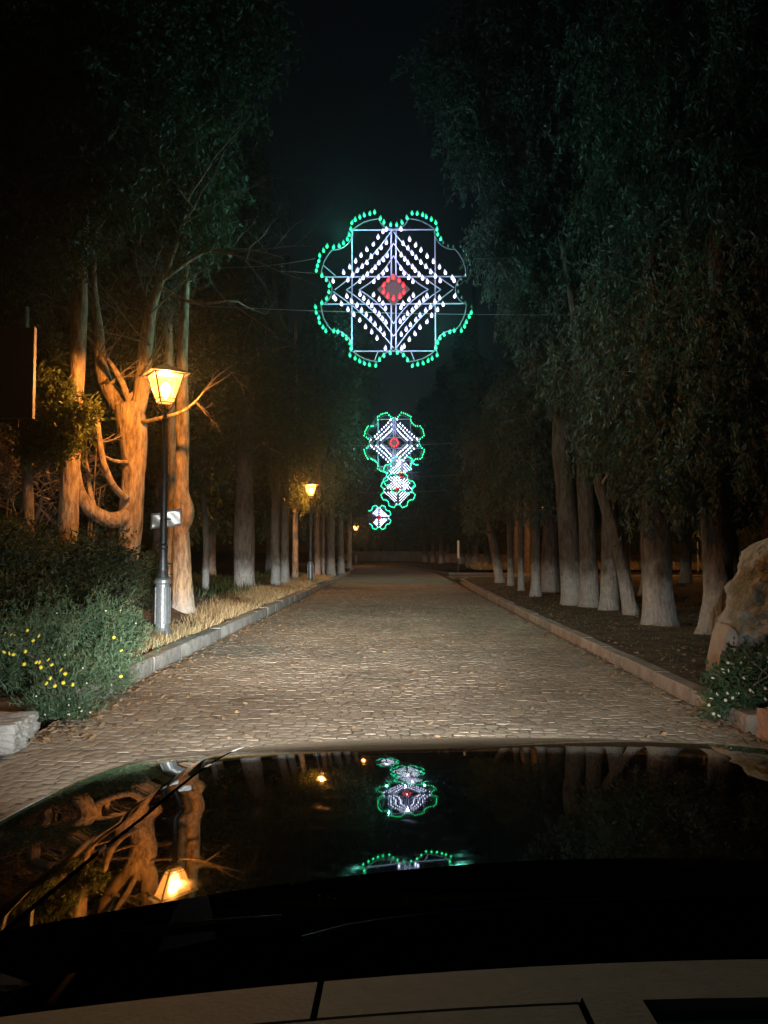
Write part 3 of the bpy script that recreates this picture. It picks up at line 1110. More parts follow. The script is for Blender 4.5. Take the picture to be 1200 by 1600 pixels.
def flower_mesh(name, m, r, petals=8):
    mb = MB()
    vs = [(0, 0, .004)]
    for k in range(petals * 2):
        a = math.pi * k / petals
        rr = r if k % 2 == 0 else r * .55
        vs.append((rr * math.cos(a), rr * math.sin(a), 0 if k % 2 else .004))
    mb.add(vs, [(0, 1 + k, 1 + (k + 1) % (petals * 2)) for k in range(petals * 2)])
    mb.cur = 1
    mb.lathe([(r * .3, .002), (r * .2, .008)], 6)
    return mb.mesh(name, [m, M_yellow])


fy = flower_mesh('flower', M_yellow, .017)
fw = flower_mesh('flower', M_whitep, .017)

# foreground left bush with yellow flowers
bl = [pb(60, 1010, 7.2, 75, 60, 62), pb(150, 1000, 7.4, 62, 60, 60), pb(190, 985, 7.8, 34, 40, 42), pb(20, 1050, 6.5, 80, 60, 62), pb(110, 1070, 6.3, 72, 55, 56), pb(170, 1040, 6.9, 40, 40, 50), pb(75, 1105, 5.8, 45, 40, 36), pb(120, 1115, 5.8, 28, 30, 26), pb(-60, 1020, 6.6, 80, 60, 60)]
root, rb = bush('flowering_bush', (-3.2, 6.8, .12), bl, M_shrub, 'green feathery bush with yellow flowers spilling over the left kerb', dens=620, leaf=.06, wid=.008, K=9, droop=-.5, stems=16, shell=.3)


def put_flowers(root, spots, me, Y0, tilt=.9):
    for (px, py, Y) in spots:
        p = at(px, py, Y - .3) - root.location
        o = link('flower', me, root, p)
        o.rotation_euler = (R(60) + rnd.gauss(0, .3), rnd.gauss(0, .4), rnd.gauss(0, .4))


put_flowers(root, [(18, 992, 6.3), (43, 985, 6.4), (61, 994, 6.3), (6, 1019, 6.0), (15, 1021, 6.0), (21, 1023, 6.0), (52, 1001, 6.4), (62, 1035, 5.95), (81, 1039, 5.95), (96, 1047, 5.85), (102, 1053, 5.85), (79, 1060, 5.8), (73, 1068, 5.8), (99, 1067, 5.75), (114, 1070, 5.75), (86, 1072, 5.75), (76, 1031, 6.0), (38, 1038, 5.9), (40, 1018, 6.1), (64, 1043, 5.9), (190, 1017, 6.9), (178, 996, 7.1), (57, 1035, 5.95), (189, 1057, 6.4)], fy, 6)
put_flowers(root, [(rnd.uniform(5, 200), rnd.uniform(985, 1110), 0) for _ in range(0)], fw, 6)
for i in range(46):
    b_ = rnd.choice(rb[:8])
    d = Vector((rnd.gauss(0, 1), -abs(rnd.gauss(0, 1)), rnd.gauss(0, .8))).normalized()
    o = link('flower', fw, root, (b_[0] + d.x * b_[3] * 1.02, b_[1] + d.y * b_[4] * 1.02, max(-.06, b_[2] + d.z * b_[5] * 1.02)))
    o.rotation_euler = (R(50) + rnd.gauss(0, .4), rnd.gauss(0, .5), 0)
    o.scale = (.5, .5, .5)
# dark bushes behind it
bush('dark_shrub', (-4.6, 9.3, .12), [pb(150, 880, 9.3, 58, 60, 50), pb(105, 900, 9.2, 60, 60, 55), pb(190, 900, 9.6, 24, 40, 40), pb(60, 880, 9.4, 55, 60, 50), pb(150, 930, 9.0, 60, 50, 34)], M_shrubd, 'dark leafy shrub in front of the gnarled orange tree', dens=300, leaf=.07, wid=.018, droop=.0)
bush('dark_shrub', (-5.2, 8.6, .12), [pb(20, 870, 8.8, 62, 50, 55), pb(-40, 880, 8.6, 60, 50, 60), pb(30, 940, 8.3, 70, 50, 45), pb(0, 830, 9, 40, 40, 24)], M_shrubd, 'dark olive shrub at the left frame edge behind the flowering bush', dens=260, leaf=.07, wid=.018, droop=.0)
bush('low_shrub', (-4.1, 11.8, .12), [pb(232, 905, 11.8, 26, 30, 30), pb(225, 925, 11.6, 22, 26, 24), pb(238, 880, 12, 14, 20, 22)], M_shrubd, 'small dark shrub between gnarled tree and nearest lamp post', dens=300, leaf=.08, wid=.02)
# dry twiggy shrub
root = tag(empty('dry_shrub', (-6.2, 12.0, .3)), 'dense tangle of bare orange lit twigs at the far left behind the shrubs', 'shrub')
mb = MB()
for i in range(150):
    px = rnd.uniform(-30, 84)
    p = at(px, rnd.uniform(775, 810), 11.0 + rnd.gauss(0, .3)) - root.location
    if i < 14:
        mb.tube([(p.x * .6, p.y * .6, 0), p * .8, p], [.03, .02, .012], 5, caps=False)
    twigs(mb, p + Vector((0, 0, rnd.uniform(0, .8))), (rnd.gauss(0, .8), rnd.gauss(0, .4), rnd.gauss(.5, .5)), rnd.uniform(.4, .8), .010, 2, spread=.7, kids=3)
tag(mb.build('twig', M_twig, root), kind='stuff')
root = tag(empty('dry_shrub', (-4.9, 11.9, .4)), 'bare thin twigs hanging between the tall orange trunk and the gnarled tree', 'shrub')
mb = MB()
for i in range(36):
    p = at(rnd.uniform(122, 160), rnd.uniform(690, 790), 11.9 + rnd.gauss(0, .3)) - root.location
    if i < 4:
        mb.tube([(p.x * .4, p.y * .4, 0), (p.x * .7, p.y * .5, p.z * .6), p], [.02, .016, .008], 5, caps=False)
    twigs(mb, p, (rnd.gauss(0, .8), rnd.gauss(0, .4), rnd.gauss(.1, .7)), rnd.uniform(.25, .5), .007, 2, spread=.8, kids=3)
tag(mb.build('twig', M_twig, root), kind='stuff')

# right daisy bush
bl = [pb(1150, 1072, 6.1, 40, 40, 36), pb(1190, 1058, 6.2, 42, 40, 36), pb(1130, 1105, 5.75, 26, 26, 24), pb(1180, 1098, 5.7, 42, 36, 24), pb(1230, 1080, 6.0, 45, 40, 38), pb(1165, 1045, 6.4, 26, 30, 20)]
root, rb = bush('daisy_bush', (3.0, 6.0, .12), bl, M_daisy, 'small rounded bush dotted with white daisies below the mossy rock', dens=620, leaf=.045, wid=.016, K=8, droop=-.1, stems=8)
for i in range(85):
    b_ = rnd.choice(rb)
    d = Vector((rnd.gauss(0, 1), -abs(rnd.gauss(0, 1)), rnd.gauss(.5, .7))).normalized()
    o = link('flower', fw, root, (b_[0] + d.x * b_[3] * 1.06, b_[1] + d.y * b_[4] * 1.06, b_[2] + d.z * b_[5] * 1.06))
    o.rotation_euler = (R(45) + rnd.gauss(0, .4), rnd.gauss(0, .5), 0)
    o.scale = (.85,) * 3

# mossy rock
YR = 7.4
sil = [(1119, 1060), (1126, 1030), (1133, 992), (1141, 974), (1151, 956), (1149, 938), (1147, 920), (1160, 898), (1166, 880), (1180, 862), (1192, 846), (1204, 832), (1222, 820), (1240, 812)]
s2_ = []
for (a, b), (c, d) in zip(sil[:-1], sil[1:]):
    for q in range(3):
        s2_.append((a + (c - a) * q / 3 + 2.2 * mn.noise(Vector((a + q * 3, b, 0)) * .21), b + (d - b) * q / 3))
sil = s2_ + [sil[-1]]
root = tag(empty('mossy_rock', (3.7, YR, .1)), 'tall weathered mossy rock at the right edge with a pale broken patch low down', 'rock')
P = []
for (px, py) in sil:
    p = at(px, py, YR)
    z = max(.05, p.z)
    xr = 4.45 + .06 * math.sin(z * 7)
    xl = p.x
    cx, hw = (xl + xr) / 2, (xr - xl) / 2
    row = []
    hd = .42 - .10 * (z / 1.6)
    for k in range(60):
        a = 2 * math.pi * k / 60
        c, s = math.cos(a), math.sin(a)
        c2 = math.copysign(abs(c) ** .75, c)
        s2 = math.copysign(abs(s) ** .75, s)
        q = Vector((cx + c2 * hw, YR + s2 * hd, z))
        nn = .22 * mn.noise(q * 2.2) + .12 * mn.noise(q * 6) + .06 * mn.noise(q * 15)
        q += Vector((c * nn * .5, s * nn * 1.4, .03 * mn.noise(q * 5)))
        row.append(q - root.location)
    P.append(row)
mb = MB()
mb.grid(P, closed=True)
mb.f.append(tuple(range(len(P) * 60 - 60, len(P) * 60))); mb.mi.append(0)
mb.build('boulder', M_rock, root, smooth=True)
mb = MB()
pl = [(1121, 1066), (1126, 1030), (1133, 996), (1140, 978), (1150, 986), (1157, 1002), (1153, 1020), (1156, 1034), (1148, 1046), (1146, 1070)]
front = [at(px, py, YR - .33) - root.location for px, py in pl]
back = [v + Vector((.02, .34, 0)) for v in front]
for v in front:
    v.y += .03 * mn.noise(v * 6)
k = len(pl)
mb.add(front + back, [tuple(range(k))[::-1]] + [(i, (i + 1) % k, k + (i + 1) % k, k + i) for i in range(k)])
mb.build('pale_slab', M_pale, root)

# ------------------------------------------------------------------ street lanterns


def make_lamp():
    root = empty('street_lamp')
    mb = MB()
    pr = [(.155, 0), (.155, .05), (.135, .07), (.145, .11), (.12, .15), (.105, .19), (.10, .80), (.118, .82), (.118, .86), (.085, .89)]
    mb.lathe(pr, 16)
    for k in range(8):
        a = 2 * math.pi * k / 8
        mb.box((.104 * math.cos(a), .104 * math.sin(a), .5), (.014, .03, .52), a)
    mb.build('foot', M_ironb, root)
    mb = MB()
    pr = [(.07, .88), (.082, .92), (.062, 1.0), (.058, 1.30), (.07, 1.32), (.07, 1.35), (.05, 1.38), (.047, 2.32), (.062, 2.34), (.062, 2.37), (.044, 2.40), (.038, 3.12), (.055, 3.15), (.055, 3.18), (.03, 3.21), (.03, 3.27), (.055, 3.30), (.06, 3.325)]
    mb.lathe(pr, 12)
    mb.build('post', M_iron, root, smooth=False)
    # scroll brackets
    mb = MB()
    for k in range(4):
        a = math.pi / 2 * k + math.pi / 4
        d = Vector((math.cos(a), math.sin(a), 0))
        mb.tube([d * .045 + Vector((0, 0, 3.29)), d * .075 + Vector((0, 0, 3.32)), d * .115 + Vector((0, 0, 3.36)), d * .125 + Vector((0, 0, 3.42))], .008, 5)
    mb.build('bracket', M_copper, root)
    b0, b1, z0, z1 = .10, .205, 3.42, 3.83
    # frame
    mb = MB()
    for s in ((1, 1), (1, -1), (-1, 1), (-1, -1)):
        mb.tube([(s[0] * b0, s[1] * b0, z0), (s[0] * b1, s[1] * b1, z1)], .013, 5)
    for (h, z) in ((b0, z0), (b1, z1), (b0 + (b1 - b0) * .14, z0 + (z1 - z0) * .14)):
        c = [(h, h), (h, -h), (-h, -h), (-h, h)]
        for i in range(4):
            mb.tube([(*c[i], z), (*c[(i + 1) % 4], z)], .008, 5)
    fr = mb.build('lantern_frame', M_copper, root)
    for i in range(4):
        a = math.pi / 2 * i
        M = Matrix.Rotation(a, 3, 'Z')
        m2 = MB()
        m2.add([M @ Vector(v) for v in ((b0 - .004, -b0, z0), (b0 - .004, b0, z0), (b1 - .004, b1, z1), (b1 - .004, -b1, z1))], [(0, 1, 2, 3)])
        m2.build('glass_pane', M_lglass, fr)
    mb = MB()
    e = .285
    mb.add([(e, e, z1 + .005), (-e, e, z1 + .005), (-e, -e, z1 + .005), (e, -e, z1 + .005), (.10, .10, z1 + .115), (-.10, .10, z1 + .115), (-.10, -.10, z1 + .115), (.10, -.10, z1 + .115)],
           [(0, 1, 2, 3), (0, 4, 5, 1), (1, 5, 6, 2), (2, 6, 7, 3), (3, 7, 4, 0), (4, 7, 6, 5)])
    mb.lathe([(.07, z1 + .115), (.05, z1 + .16), (.012, z1 + .18)], 8)
    mb.build('lantern_roof', M_iron, root)
    mb = MB()
    mb.lathe([(.018, 3.48), (.055, 3.54), (.075, 3.62), (.06, 3.69), (.018, 3.72)], 10)
    mb.build('bulb', M_lbulb, root, smooth=True)
    for i in range(1):
        ld = bpy.data.lights.new('lantern_light', 'POINT')
        ld.energy = LAMP_W
        ld.color = (1.0, .36, .065)
        ld.shadow_soft_size = .05
        lo = bpy.data.objects.new('lantern_light', ld)
        col.objects.link(lo)
        lo.parent = root
        lo.location = (0, 0, 3.735)
    return root


lamp = make_lamp()
GL = 'orange lanterns along the avenue'
bl_ = gp(253, 1002, .10)
spots = [((bl_.x, bl_.y, .11), 'nearest orange lantern on a tall dark post behind the left bush', 33),
         (tuple(gp(485, 913, .12)), 'second orange lantern post down the left kerb', 10),
         ((at(556, 862, 70).x, 70, .12), 'far small lantern at the bend beyond the second lamp post', 40),
         ((15.6, 38.2, .05), 'lantern by the side road hidden behind the thick flared trunk', 30),
         ((7.6, 38.5, .05), 'lantern by the side road hidden behind the wide dark trunk', 12)]
for i, (p, lb, rz) in enumerate(spots):
    o = lamp if i == 0 else copy_tree(lamp)
    o.location = p
    o.rotation_euler.z = R(rz)
    o.scale = (.9, .9, .9)
    tag(o, lb, 'street lamp', GL)

# bent plate on the first post
root = tag(empty('metal_plate', at(260, 811, bl_.y + .06)), 'blank bent silver plate strapped behind the nearest lamp post', 'plate')
mb = MB()
P = []
for j in range(7):
    v = j / 6
    row = []
    for i in range(15):
        u = i / 14
        x = -.195 + .39 * u
        z = -.11 + .22 * v + .05 * (u - .5)
        yb = .03 + .05 * abs(u - .5) + .012 * math.sin(u * 9 + v * 4)
        row.append((x, yb, z - (0.02 if u < .4 else 0) * v))
    P.append(row)
mb.grid(P)
root.rotation_euler = (R(5), 0, R(18))
pl_ = mb.build('plate', M_plate, root, smooth=True)
sm = pl_.modifiers.new('thick', 'SOLIDIFY')
sm.thickness = .003
mb = MB()
mb.tube([(.055 * math.cos(a), -.055 + .055 * math.sin(a), 0) for a in [2 * math.pi * k / 12 for k in range(13)]], .006, 5, caps=False)
mb.build('strap', M_iron, root)

# dark board at the left edge
root = tag(empty('notice_board', at(20, 583, 8.6)), 'dark brown panel with a thin metal edge high at the left frame edge', 'board')
s = 8.6 / 1202
mb = MB()
mb.box((-.12, 0, 0), ((64 + 34) * s, .05, 145 * s))
mb.build('panel', M_board, root)
mb = MB()
mb.box((.245, -.002, .0), (.012, .06, 147 * s))
mb.build('edge_trim', M_trim, root)
mb = MB()
mb.box((-.16, -.04, 0), (.03, .02, 145 * s))
mb.build('batten', M_trim, root)
mb = MB()
mb.tube([(-.5, .06, -root.location.z + .1), (-.5, .06, .55)], .035, 8)
mb.build('post', M_iron, root)

# ------------------------------------------------------------------ festive light ornaments
Dm = 2.8
U = Dm / 2 / 1.02       # metres per outline unit


def arc(c, r, a0, a1, n):
    return [(c[0] + r * math.cos(R(a0 + (a1 - a0) * i / n)), c[1] + r * math.sin(R(a0 + (a1 - a0) * i / n))) for i in range(n + 1)]


def outline_quarter():
    """quarter of the rosette frame from the top notch clockwise to the right notch"""
    q = []
    q.append(('notch', arc((0, .985), .20, -90, -18, 5)))
    q.append(('outer', [(.19, .925), (.28, .912), (.37, .885), (.46, .835), (.53, .775)]))
    q.append(('diag', arc((.765, .765), .245, 178, 272, 8)))
    q.append(('outer', [(.775, .53), (.835, .46), (.885, .37), (.912, .28), (.925, .19)]))
    q.append(('notch', arc((.985, 0), .20, 108, 180, 5)))
    return q


def sym(p, k):
    for _ in range(k):
        p = (p[1], -p[0])
    return p


def bulb_mesh(name, core, env, s=1.0, low=False):
    mb = MB()
    n = 6 if not low else 4
    mb.lathe([(.006 * s, .0), (.011 * s, .012 * s), (.012 * s, .025 * s), (.006 * s, .042 * s)], n)
    if not low:
        mb.cur = 1
        mb.lathe([(.016 * s, -.006 * s), (.027 * s, .012 * s), (.027 * s, .03 * s), (.016 * s, .058 * s), (.004 * s, .08 * s)], 8)
    return mb.mesh(name, [core, env] if not low else [core])


mesh_g = bulb_mesh('bulb', M_gcore, M_genv, 1.05)
mesh_w = bulb_mesh('bulb', M_wcore, M_wenv, 1.12)
mesh_r = bulb_mesh('bulb', M_rcore, M_renv, 1.2)
mb = MB()
mb.lathe([(.010, -.006), (.02, .012), (.02, .03), (.012, .05), (.003, .066)], 6)
mesh_off = mb.mesh('bulb', M_off)


def seg_points(pl, n, end=False):
    """n points evenly along polyline"""
    P = [Vector((a, b)) for a, b in pl]
    ls = [0]
    for a, b in zip(P[:-1], P[1:]):
        ls.append(ls[-1] + (b - a).length)
    out = []
    for i in range(n):
        t = ls[-1] * ((i + .5) / n)
        for j in range(len(P) - 1):
            if ls[j + 1] >= t:
                out.append(P[j].lerp(P[j + 1], (t - ls[j]) / max(1e-6, ls[j + 1] - ls[j])))
                break
    return out


def curve_line(a, b, bow=.05, n=8):
    a, b = Vector(a), Vector(b)
    nrm_ = Vector((b.y - a.y, a.x - b.x)).normalized()
    # bow towards the centre
    if nrm_.dot(-(a + b) / 2) < 0:
        nrm_ = -nrm_
    return [tuple(a.lerp(b, i / n) + nrm_ * bow * 4 * (i / n) * (1 - i / n)) for i in range(n + 1)]


def ornament(loc, label, parts=True, dead=None, core_rows=4, yaw=0, big=1.0):
    root = tag(empty('light_ornament', loc, yaw), label, 'light ornament', 'festive light ornaments hung over the avenue')
    V3 = lambda p, y=0: Vector((p[0] * U, y, p[1] * U))
    th = .011 if parts else .02
    ns = 6 if parts else 4
    fo = MB()
    for k in range(4):
        for kind, pl in outline_quarter():
            pp = [sym(p, k) for p in pl]
            fo.tube([V3(p) for p in pp], th, ns, caps=False)
    fo.build('outline_frame', M_frame, root)
    la = MB()
    W = lambda a, b, r=th, y=.02: la.tube([V3(a, y), V3(b, y)], r, ns, caps=True)
    for s_ in (-1, 1):
        W((s_ * .53, -.78), (s_ * .53, .55 + .22), th * 1.1)
        W((-.93, s_ * .175), (.93, s_ * .175), th * 1.2)
        W((-.55, s_ * .785), (.55, s_ * .785), th * 1.1)
        W((s_ * .03, -.77), (s_ * .03, .76), th * 1.2, .0)
    for k in range(4):
        for a, b in (((.0, .75), (.77, .02)), ((.0, .60), (.60, .0)), ((.0, .44), (.44, .0))):
            pl = [sym(p, k) for p in curve_line(a, b, .045)]
            la.tube([V3(p, -.01) for p in pl], th * .9, ns, caps=False)
    W((-.90, .33), (-.74, .19), th * .8)
    W((-.2, -.79), (-.24, -.90), th * .8)
    W((.22, -.79), (.26, -.90), th * .8)
    la.build('lattice', M_lattice, root)
    mb = MB()
    h = .21
    mb.add([V3((0, h), -.024), V3((h, 0), -.024), V3((0, -h), -.024), V3((-h, 0), -.024), V3((0, h), -.014), V3((h, 0), -.014), V3((0, -h), -.014), V3((-h, 0), -.014)],
           [(0, 1, 2, 3), (7, 6, 5, 4), (0, 4, 5, 1), (1, 5, 6, 2), (2, 6, 7, 3), (3, 7, 4, 0)])
    mb.build('centre_board', M_cplate, root)
    mb = MB()
    mb.tube([V3((.125 * math.cos(a), .125 * math.sin(a)), -.036) for a in [2 * math.pi * k / 16 for k in range(17)]], th, ns, caps=False)
    mb.build('centre_ring', M_cplate, root)
    G, Wh, Rd = [], [], []
    for k in range(4):
        for kind, pl in outline_quarter():
            cnt = {'notch': 3, 'outer': 6, 'diag': 6}[kind]
            for p in seg_points(pl, cnt):
                q = Vector(sym((p.x, p.y), k))
                off = q.normalized() * (.066 if kind == 'outer' else .03)
                G.append(q + off)
    rows = [((.17, .67), (.775, .10), 8), ((.09, .615), (.62, .07), 9), ((.075, .46), (.45, .06), 8), ((.075, .285), (.275, .06), 4)][:core_rows]
    for k in range(4):
        for mir in (0,):
            for a, b, n in rows:
                for p in seg_points(curve_line(a, b, .012), n):
                    Wh.append(Vector(sym((p.x, p.y), k)))
        for e in ((.10, .765),):
            Wh.append(Vector(sym(e, k)))
            Wh.append(Vector(sym((-e[0], e[1]), k)))
    for k in range(10):
        a = 2 * math.pi * (k + .5) / 10
        Rd.append(Vector((.13 * math.cos(a), .13 * math.sin(a))))
    if parts:
        for lst, me in ((G, mesh_g), (Wh, mesh_w), (Rd, mesh_r)):
            for p in lst:
                m_ = me
                if lst is G and dead and dead(p):
                    m_ = mesh_off
                o = link('bulb', m_, root, (p.x * U + rnd.gauss(0, .006), -.05, p.y * U - .02 + rnd.gauss(0, .005)))
                o.rotation_euler = (rnd.gauss(0, .08), rnd.gauss(0, .14), rnd.random())
    else:
        for lst, nm, mm, sc in ((G, 'green_bulb_string', M_gfar, 1.5), (Wh, 'white_bulb_string', M_wfar, 1.1), (Rd, 'red_bulb_ring', M_rfar, 1.6)):
            mb = MB()
            for p in lst:
                if dead and dead(p):
                    continue
                s = sc * big
                c = V3((p.x, p.y), -.035)
                mb.lathe([(.006 * s, -.01), (.012 * s, .01), (.012 * s, .025 * s), (.004 * s, .045 * s)], 4, c)
            tag(mb.build(nm, mm, root), kind='stuff')
    for (x, z, c, e) in ([(-.62, -.62, (.18, 1, .74), 1), (.62, -.62, (.18, 1, .74), 1), (-.62, .62, (.18, 1, .74), 1), (0, .55, (.56, .60, 1), .8), (0, -.55, (.56, .60, 1), .8), (0, 0, (1, .05, .06), .10)]):
        ld = bpy.data.lights.new('bulb_glow', 'POINT')
        ld.energy = ORN_W * e
        ld.color = c
        ld.shadow_soft_size = .02
        lo = bpy.data.objects.new('bulb_glow', ld)
        col.objects.link(lo)
        lo.parent = root
        lo.location = (x * U, -.45, z * U)
        if not parts and (x, z) != (0, .55):
            bpy.data.objects.remove(lo)
    return root


def dead1(p):
    a = math.degrees(math.atan2(p.y, p.x))
    return -14 < a < 44


o1 = at(615, 453, 13.2)
ornament(o1, 'largest nearest rosette of green and white bulbs with a red centre', True, dead1)
o2 = at(616, 692, 34.5)
ornament(o2, 'second rosette seen right below the largest one, all its outline lit', True, lambda p: 128 < math.degrees(math.atan2(p.y, p.x)) < 140, core_rows=3)
o3 = at(628, 743, 56)
ornament(o3, 'third rosette, orange-red centre, overlapped by the ones around it', False, lambda p: -38 < math.degrees(math.atan2(p.y, p.x)) < 30, big=1.25)
o4 = at(622, 767, 61)
ornament(o4, 'fourth rosette, just under the third one and overlapping it', False, big=1.25)
o5 = at(592, 809, 87)
ornament(o5, 'smallest farthest rosette apart at lower left above the bend', False, lambda p: 150 < math.degrees(math.atan2(p.y, p.x)) % 360 < 215, big=1.5)

# cables


def cable(a, b, sag, label, r=.006):
    a, b = Vector(a), Vector(b)
    mb = MB()
    mb.tube([a.lerp(b, i / 14) - Vector((0, 0, sag * 4 * (i / 14) * (1 - i / 14))) - a for i in range(15)], r, 4, caps=False)
    tag(mb.build('support_cable', M_wire, None, a), label, 'cable', 'cables holding the light ornaments')


Yo = 13.25
cable(at(310, 478, Yo + 1.5), at(905, 492, Yo + 1), .05, 'thin cable crossing behind the lower half of the largest rosette')
cable(at(305, 416, Yo + 1.5), at(492, 404, Yo), .08, 'thin cable running left from the upper side of the largest rosette')
cable(at(740, 404, Yo), at(900, 388, Yo + 1), .06, 'thin cable running right from the upper side of the largest rosette')
cable(at(306, 412, Yo + 1.4), at(362, 480, Yo + 1.4), .02, 'short slanting guy wire among the bare twigs left of the largest rosette')
for q, nm in ((o2, 'second'), (o3, 'third'), (o4, 'fourth'), (o5, 'smallest')):
    cable((q.x - 5, q.y + .05, q.z - .1), (q.x + 5, q.y + .05, q.z + .1), .1, 'thin cable carrying the %s rosette across the avenue' % nm, .008)

# ------------------------------------------------------------------ far things
# low wall behind the bend
mb = MB()
wp = [(at(545, 862, 98).x, 98), (at(600, 862, 93).x, 93), (at(650, 862, 88).x, 88), (at(700, 862, 80).x, 80)]
for a, b in zip(wp[:-1], wp[1:]):
    a, b = Vector((*a, 0)), Vector((*b, 0))
    c = (a + b) / 2
    mb.box((c.x, c.y, .7), ((b - a).length, .3, 1.15), math.atan2((b - a).y, (b - a).x))
tag(mb.build('boundary_wall', M_wall), 'low pale wall behind the far trees beyond the bend', 'wall')
mb = MB()
wp = [(at(705, 862, 78).x, 78), (at(795, 862, 66).x, 66), (30, 66)]
for a, b in zip(wp[:-1], wp[1:]):
    a, b = Vector((*a, 0)), Vector((*b, 0))
    c = (a + b) / 2
    mb.box((c.x, c.y, .55), ((b - a).length, .3, .95), math.atan2((b - a).y, (b - a).x))
tag(mb.build('boundary_wall', M_wall), 'low wall running right beyond the side road', 'wall')
root = tag(empty('marker_post', gp(716, 896, .02)), 'slim white marker on a dark post at the far road corner', 'marker')
mb = MB(); mb.tube([(0, 0, 0), (0, 0, .85)], .03, 6); mb.build('post', M_iron, root)
mb = MB(); mb.box((0, 0, 1.35), (.10, .30, 1.0)); mb.build('plate', M_signw, root)
root = tag(empty('road_sign', gp(1091, 893, .05)), 'round sign on a thin pole beyond the side road', 'sign')
mb = MB(); mb.tube([(0, 0, 0), (0, 0, 2.2)], .035, 6); mb.build('pole', M_signw, root)
mb = MB()
mb.tube([(0, -.05, 2.15), (0, -.07, 2.15)], .34, 20)
mb.build('disc', M_signb, root)
root = tag(empty('rail_fence', gp(1066, 892, .05)), 'short low pale railing left of the round sign', 'railing')
for k in range(2):
    mb = MB(); mb.tube([(-.5 + k, 0, 0), (-.5 + k, 0, .6)], .03, 5); mb.build('post', M_signw, root)
mb = MB(); mb.tube([(-.55, 0, .5), (.55, 0, .5)], .025, 5); mb.build('rail', M_signw, root)

# ------------------------------------------------------------------ the car
XC = .27
car = tag(empty('car', (XC, 1.0, 0)), 'glossy dark car whose bonnet mirrors the lights across the bottom', 'car')
M_paint = mat('black_paint', (.006, .006, .007), .055, 0, .5, .0)
b = M_paint.node_tree.nodes['Principled BSDF']
b.inputs['IOR'].default_value = 1.5
no = N(M_paint, 'ShaderNodeTexNoise'); no.inputs['Scale'].default_value = 30; no.inputs['Detail'].default_value = 5
cr = N(M_paint, 'ShaderNodeMapRange'); cr.inputs['From Min'].default_value = .55; cr.inputs['From Max'].default_value = .8; cr.inputs['To Min'].default_value = .020; cr.inputs['To Max'].default_value = .10
tc = N(M_paint, 'ShaderNodeTexCoord')
L_(M_paint, tc.outputs['Object'], no.inputs['Vector']); L_(M_paint, no.outputs['Fac'], cr.inputs[0]); L_(M_paint, cr.outputs[0], b.inputs['Roughness'])
n2 = N(M_paint, 'ShaderNodeTexNoise'); n2.inputs['Scale'].default_value = 55; n2.inputs['Detail'].default_value = 3
c2 = N(M_paint, 'ShaderNodeMapRange'); c2.inputs['From Min'].default_value = .66; c2.inputs['From Max'].default_value = .74; c2.inputs['To Min'].default_value = .006; c2.inputs['To Max'].default_value = .10
L_(M_paint, tc.outputs['Object'], n2.inputs['Vector']); L_(M_paint, n2.outputs['Fac'], c2.inputs[0]); L_(M_paint, c2.outputs[0], b.inputs['Base Color'])
M_plastic = mat('cowl_plastic', (.008, .008, .008), .8, 0, .1)
M_rubber = mat('rubber', (.012, .012, .012), .8, 0, .15)
M_dash = mat('dashboard_skin', rough=.75)
noisy(M_dash, [(.20, .25, .25), (.27, .32, .31)], scale=40, bump=.3, bscale=250, bdist=.002)
M_dash2 = mat('dashboard_dark', rough=.7)
noisy(M_dash2, [(.08, .085, .085), (.11, .115, .115)], scale=40, bump=.3, bscale=250, bdist=.002)
M_screen = bpy.data.materials.new('windscreen_glass')
M_screen.use_nodes = True
M_screen.node_tree.nodes.remove(M_screen.node_tree.nodes['Principled BSDF'])
t = N(M_screen, 'ShaderNodeBsdfTransparent'); t.inputs[0].default_value = (.95, .97, .96, 1)
L_(M_screen, t.outputs[0], M_screen.node_tree.nodes['Material Output'].inputs['Surface'])

SL = [(.5, .03), (.85, .032), (1.0, .057), (1.17, .078), (1.3, .096), (1.45, .116), (1.6, .145), (1.75, .168), (1.85, .21), (1.92, .29), (1.98, .5), (2.02, 1.1), (2.06, 3)]
ZT = []
z = .928
yy = .5
ZT.append((yy, z))
while yy < 2.06:
    for (a, sa), (b_, sb) in zip(SL[:-1], SL[1:]):
        if a <= yy <= b_:
            sl = sa + (sb - sa) * (yy - a) / (b_ - a)
            break
    z -= sl * .005
    yy += .005
    ZT.append((yy, z))


def zc(y):
    i = min(len(ZT) - 2, max(0, int((y - .5) / .005)))
    f = (y - ZT[i][0]) / .005
    return ZT[i][1] + (ZT[i + 1][1] - ZT[i][1]) * max(-20, min(f, 1.0))


def rear(u):
    return .86 - .35 * (u - .03) ** 2


def hood_z(u, y):
    rec = .2 * abs(u) ** 3 * max(0, min(1, (y - 1.2) / .7))
    z_ = zc(min(y + rec, 2.055)) - .02 * u * u - .085 * u * u * (min(max(y - .5, 0), .6) - .55 * max(0, min(y - 1.1, .8)))
    e = max(0, abs(u) - .84)
    z_ -= 1.6 * e ** 1.6
    # shoulder crease beside the shut line
    z_ += .0012 * math.exp(-((abs(u) - .65) / .014) ** 2)
    return z_


def front_y(u):
    return 2.04 - .2 * abs(u) ** 3


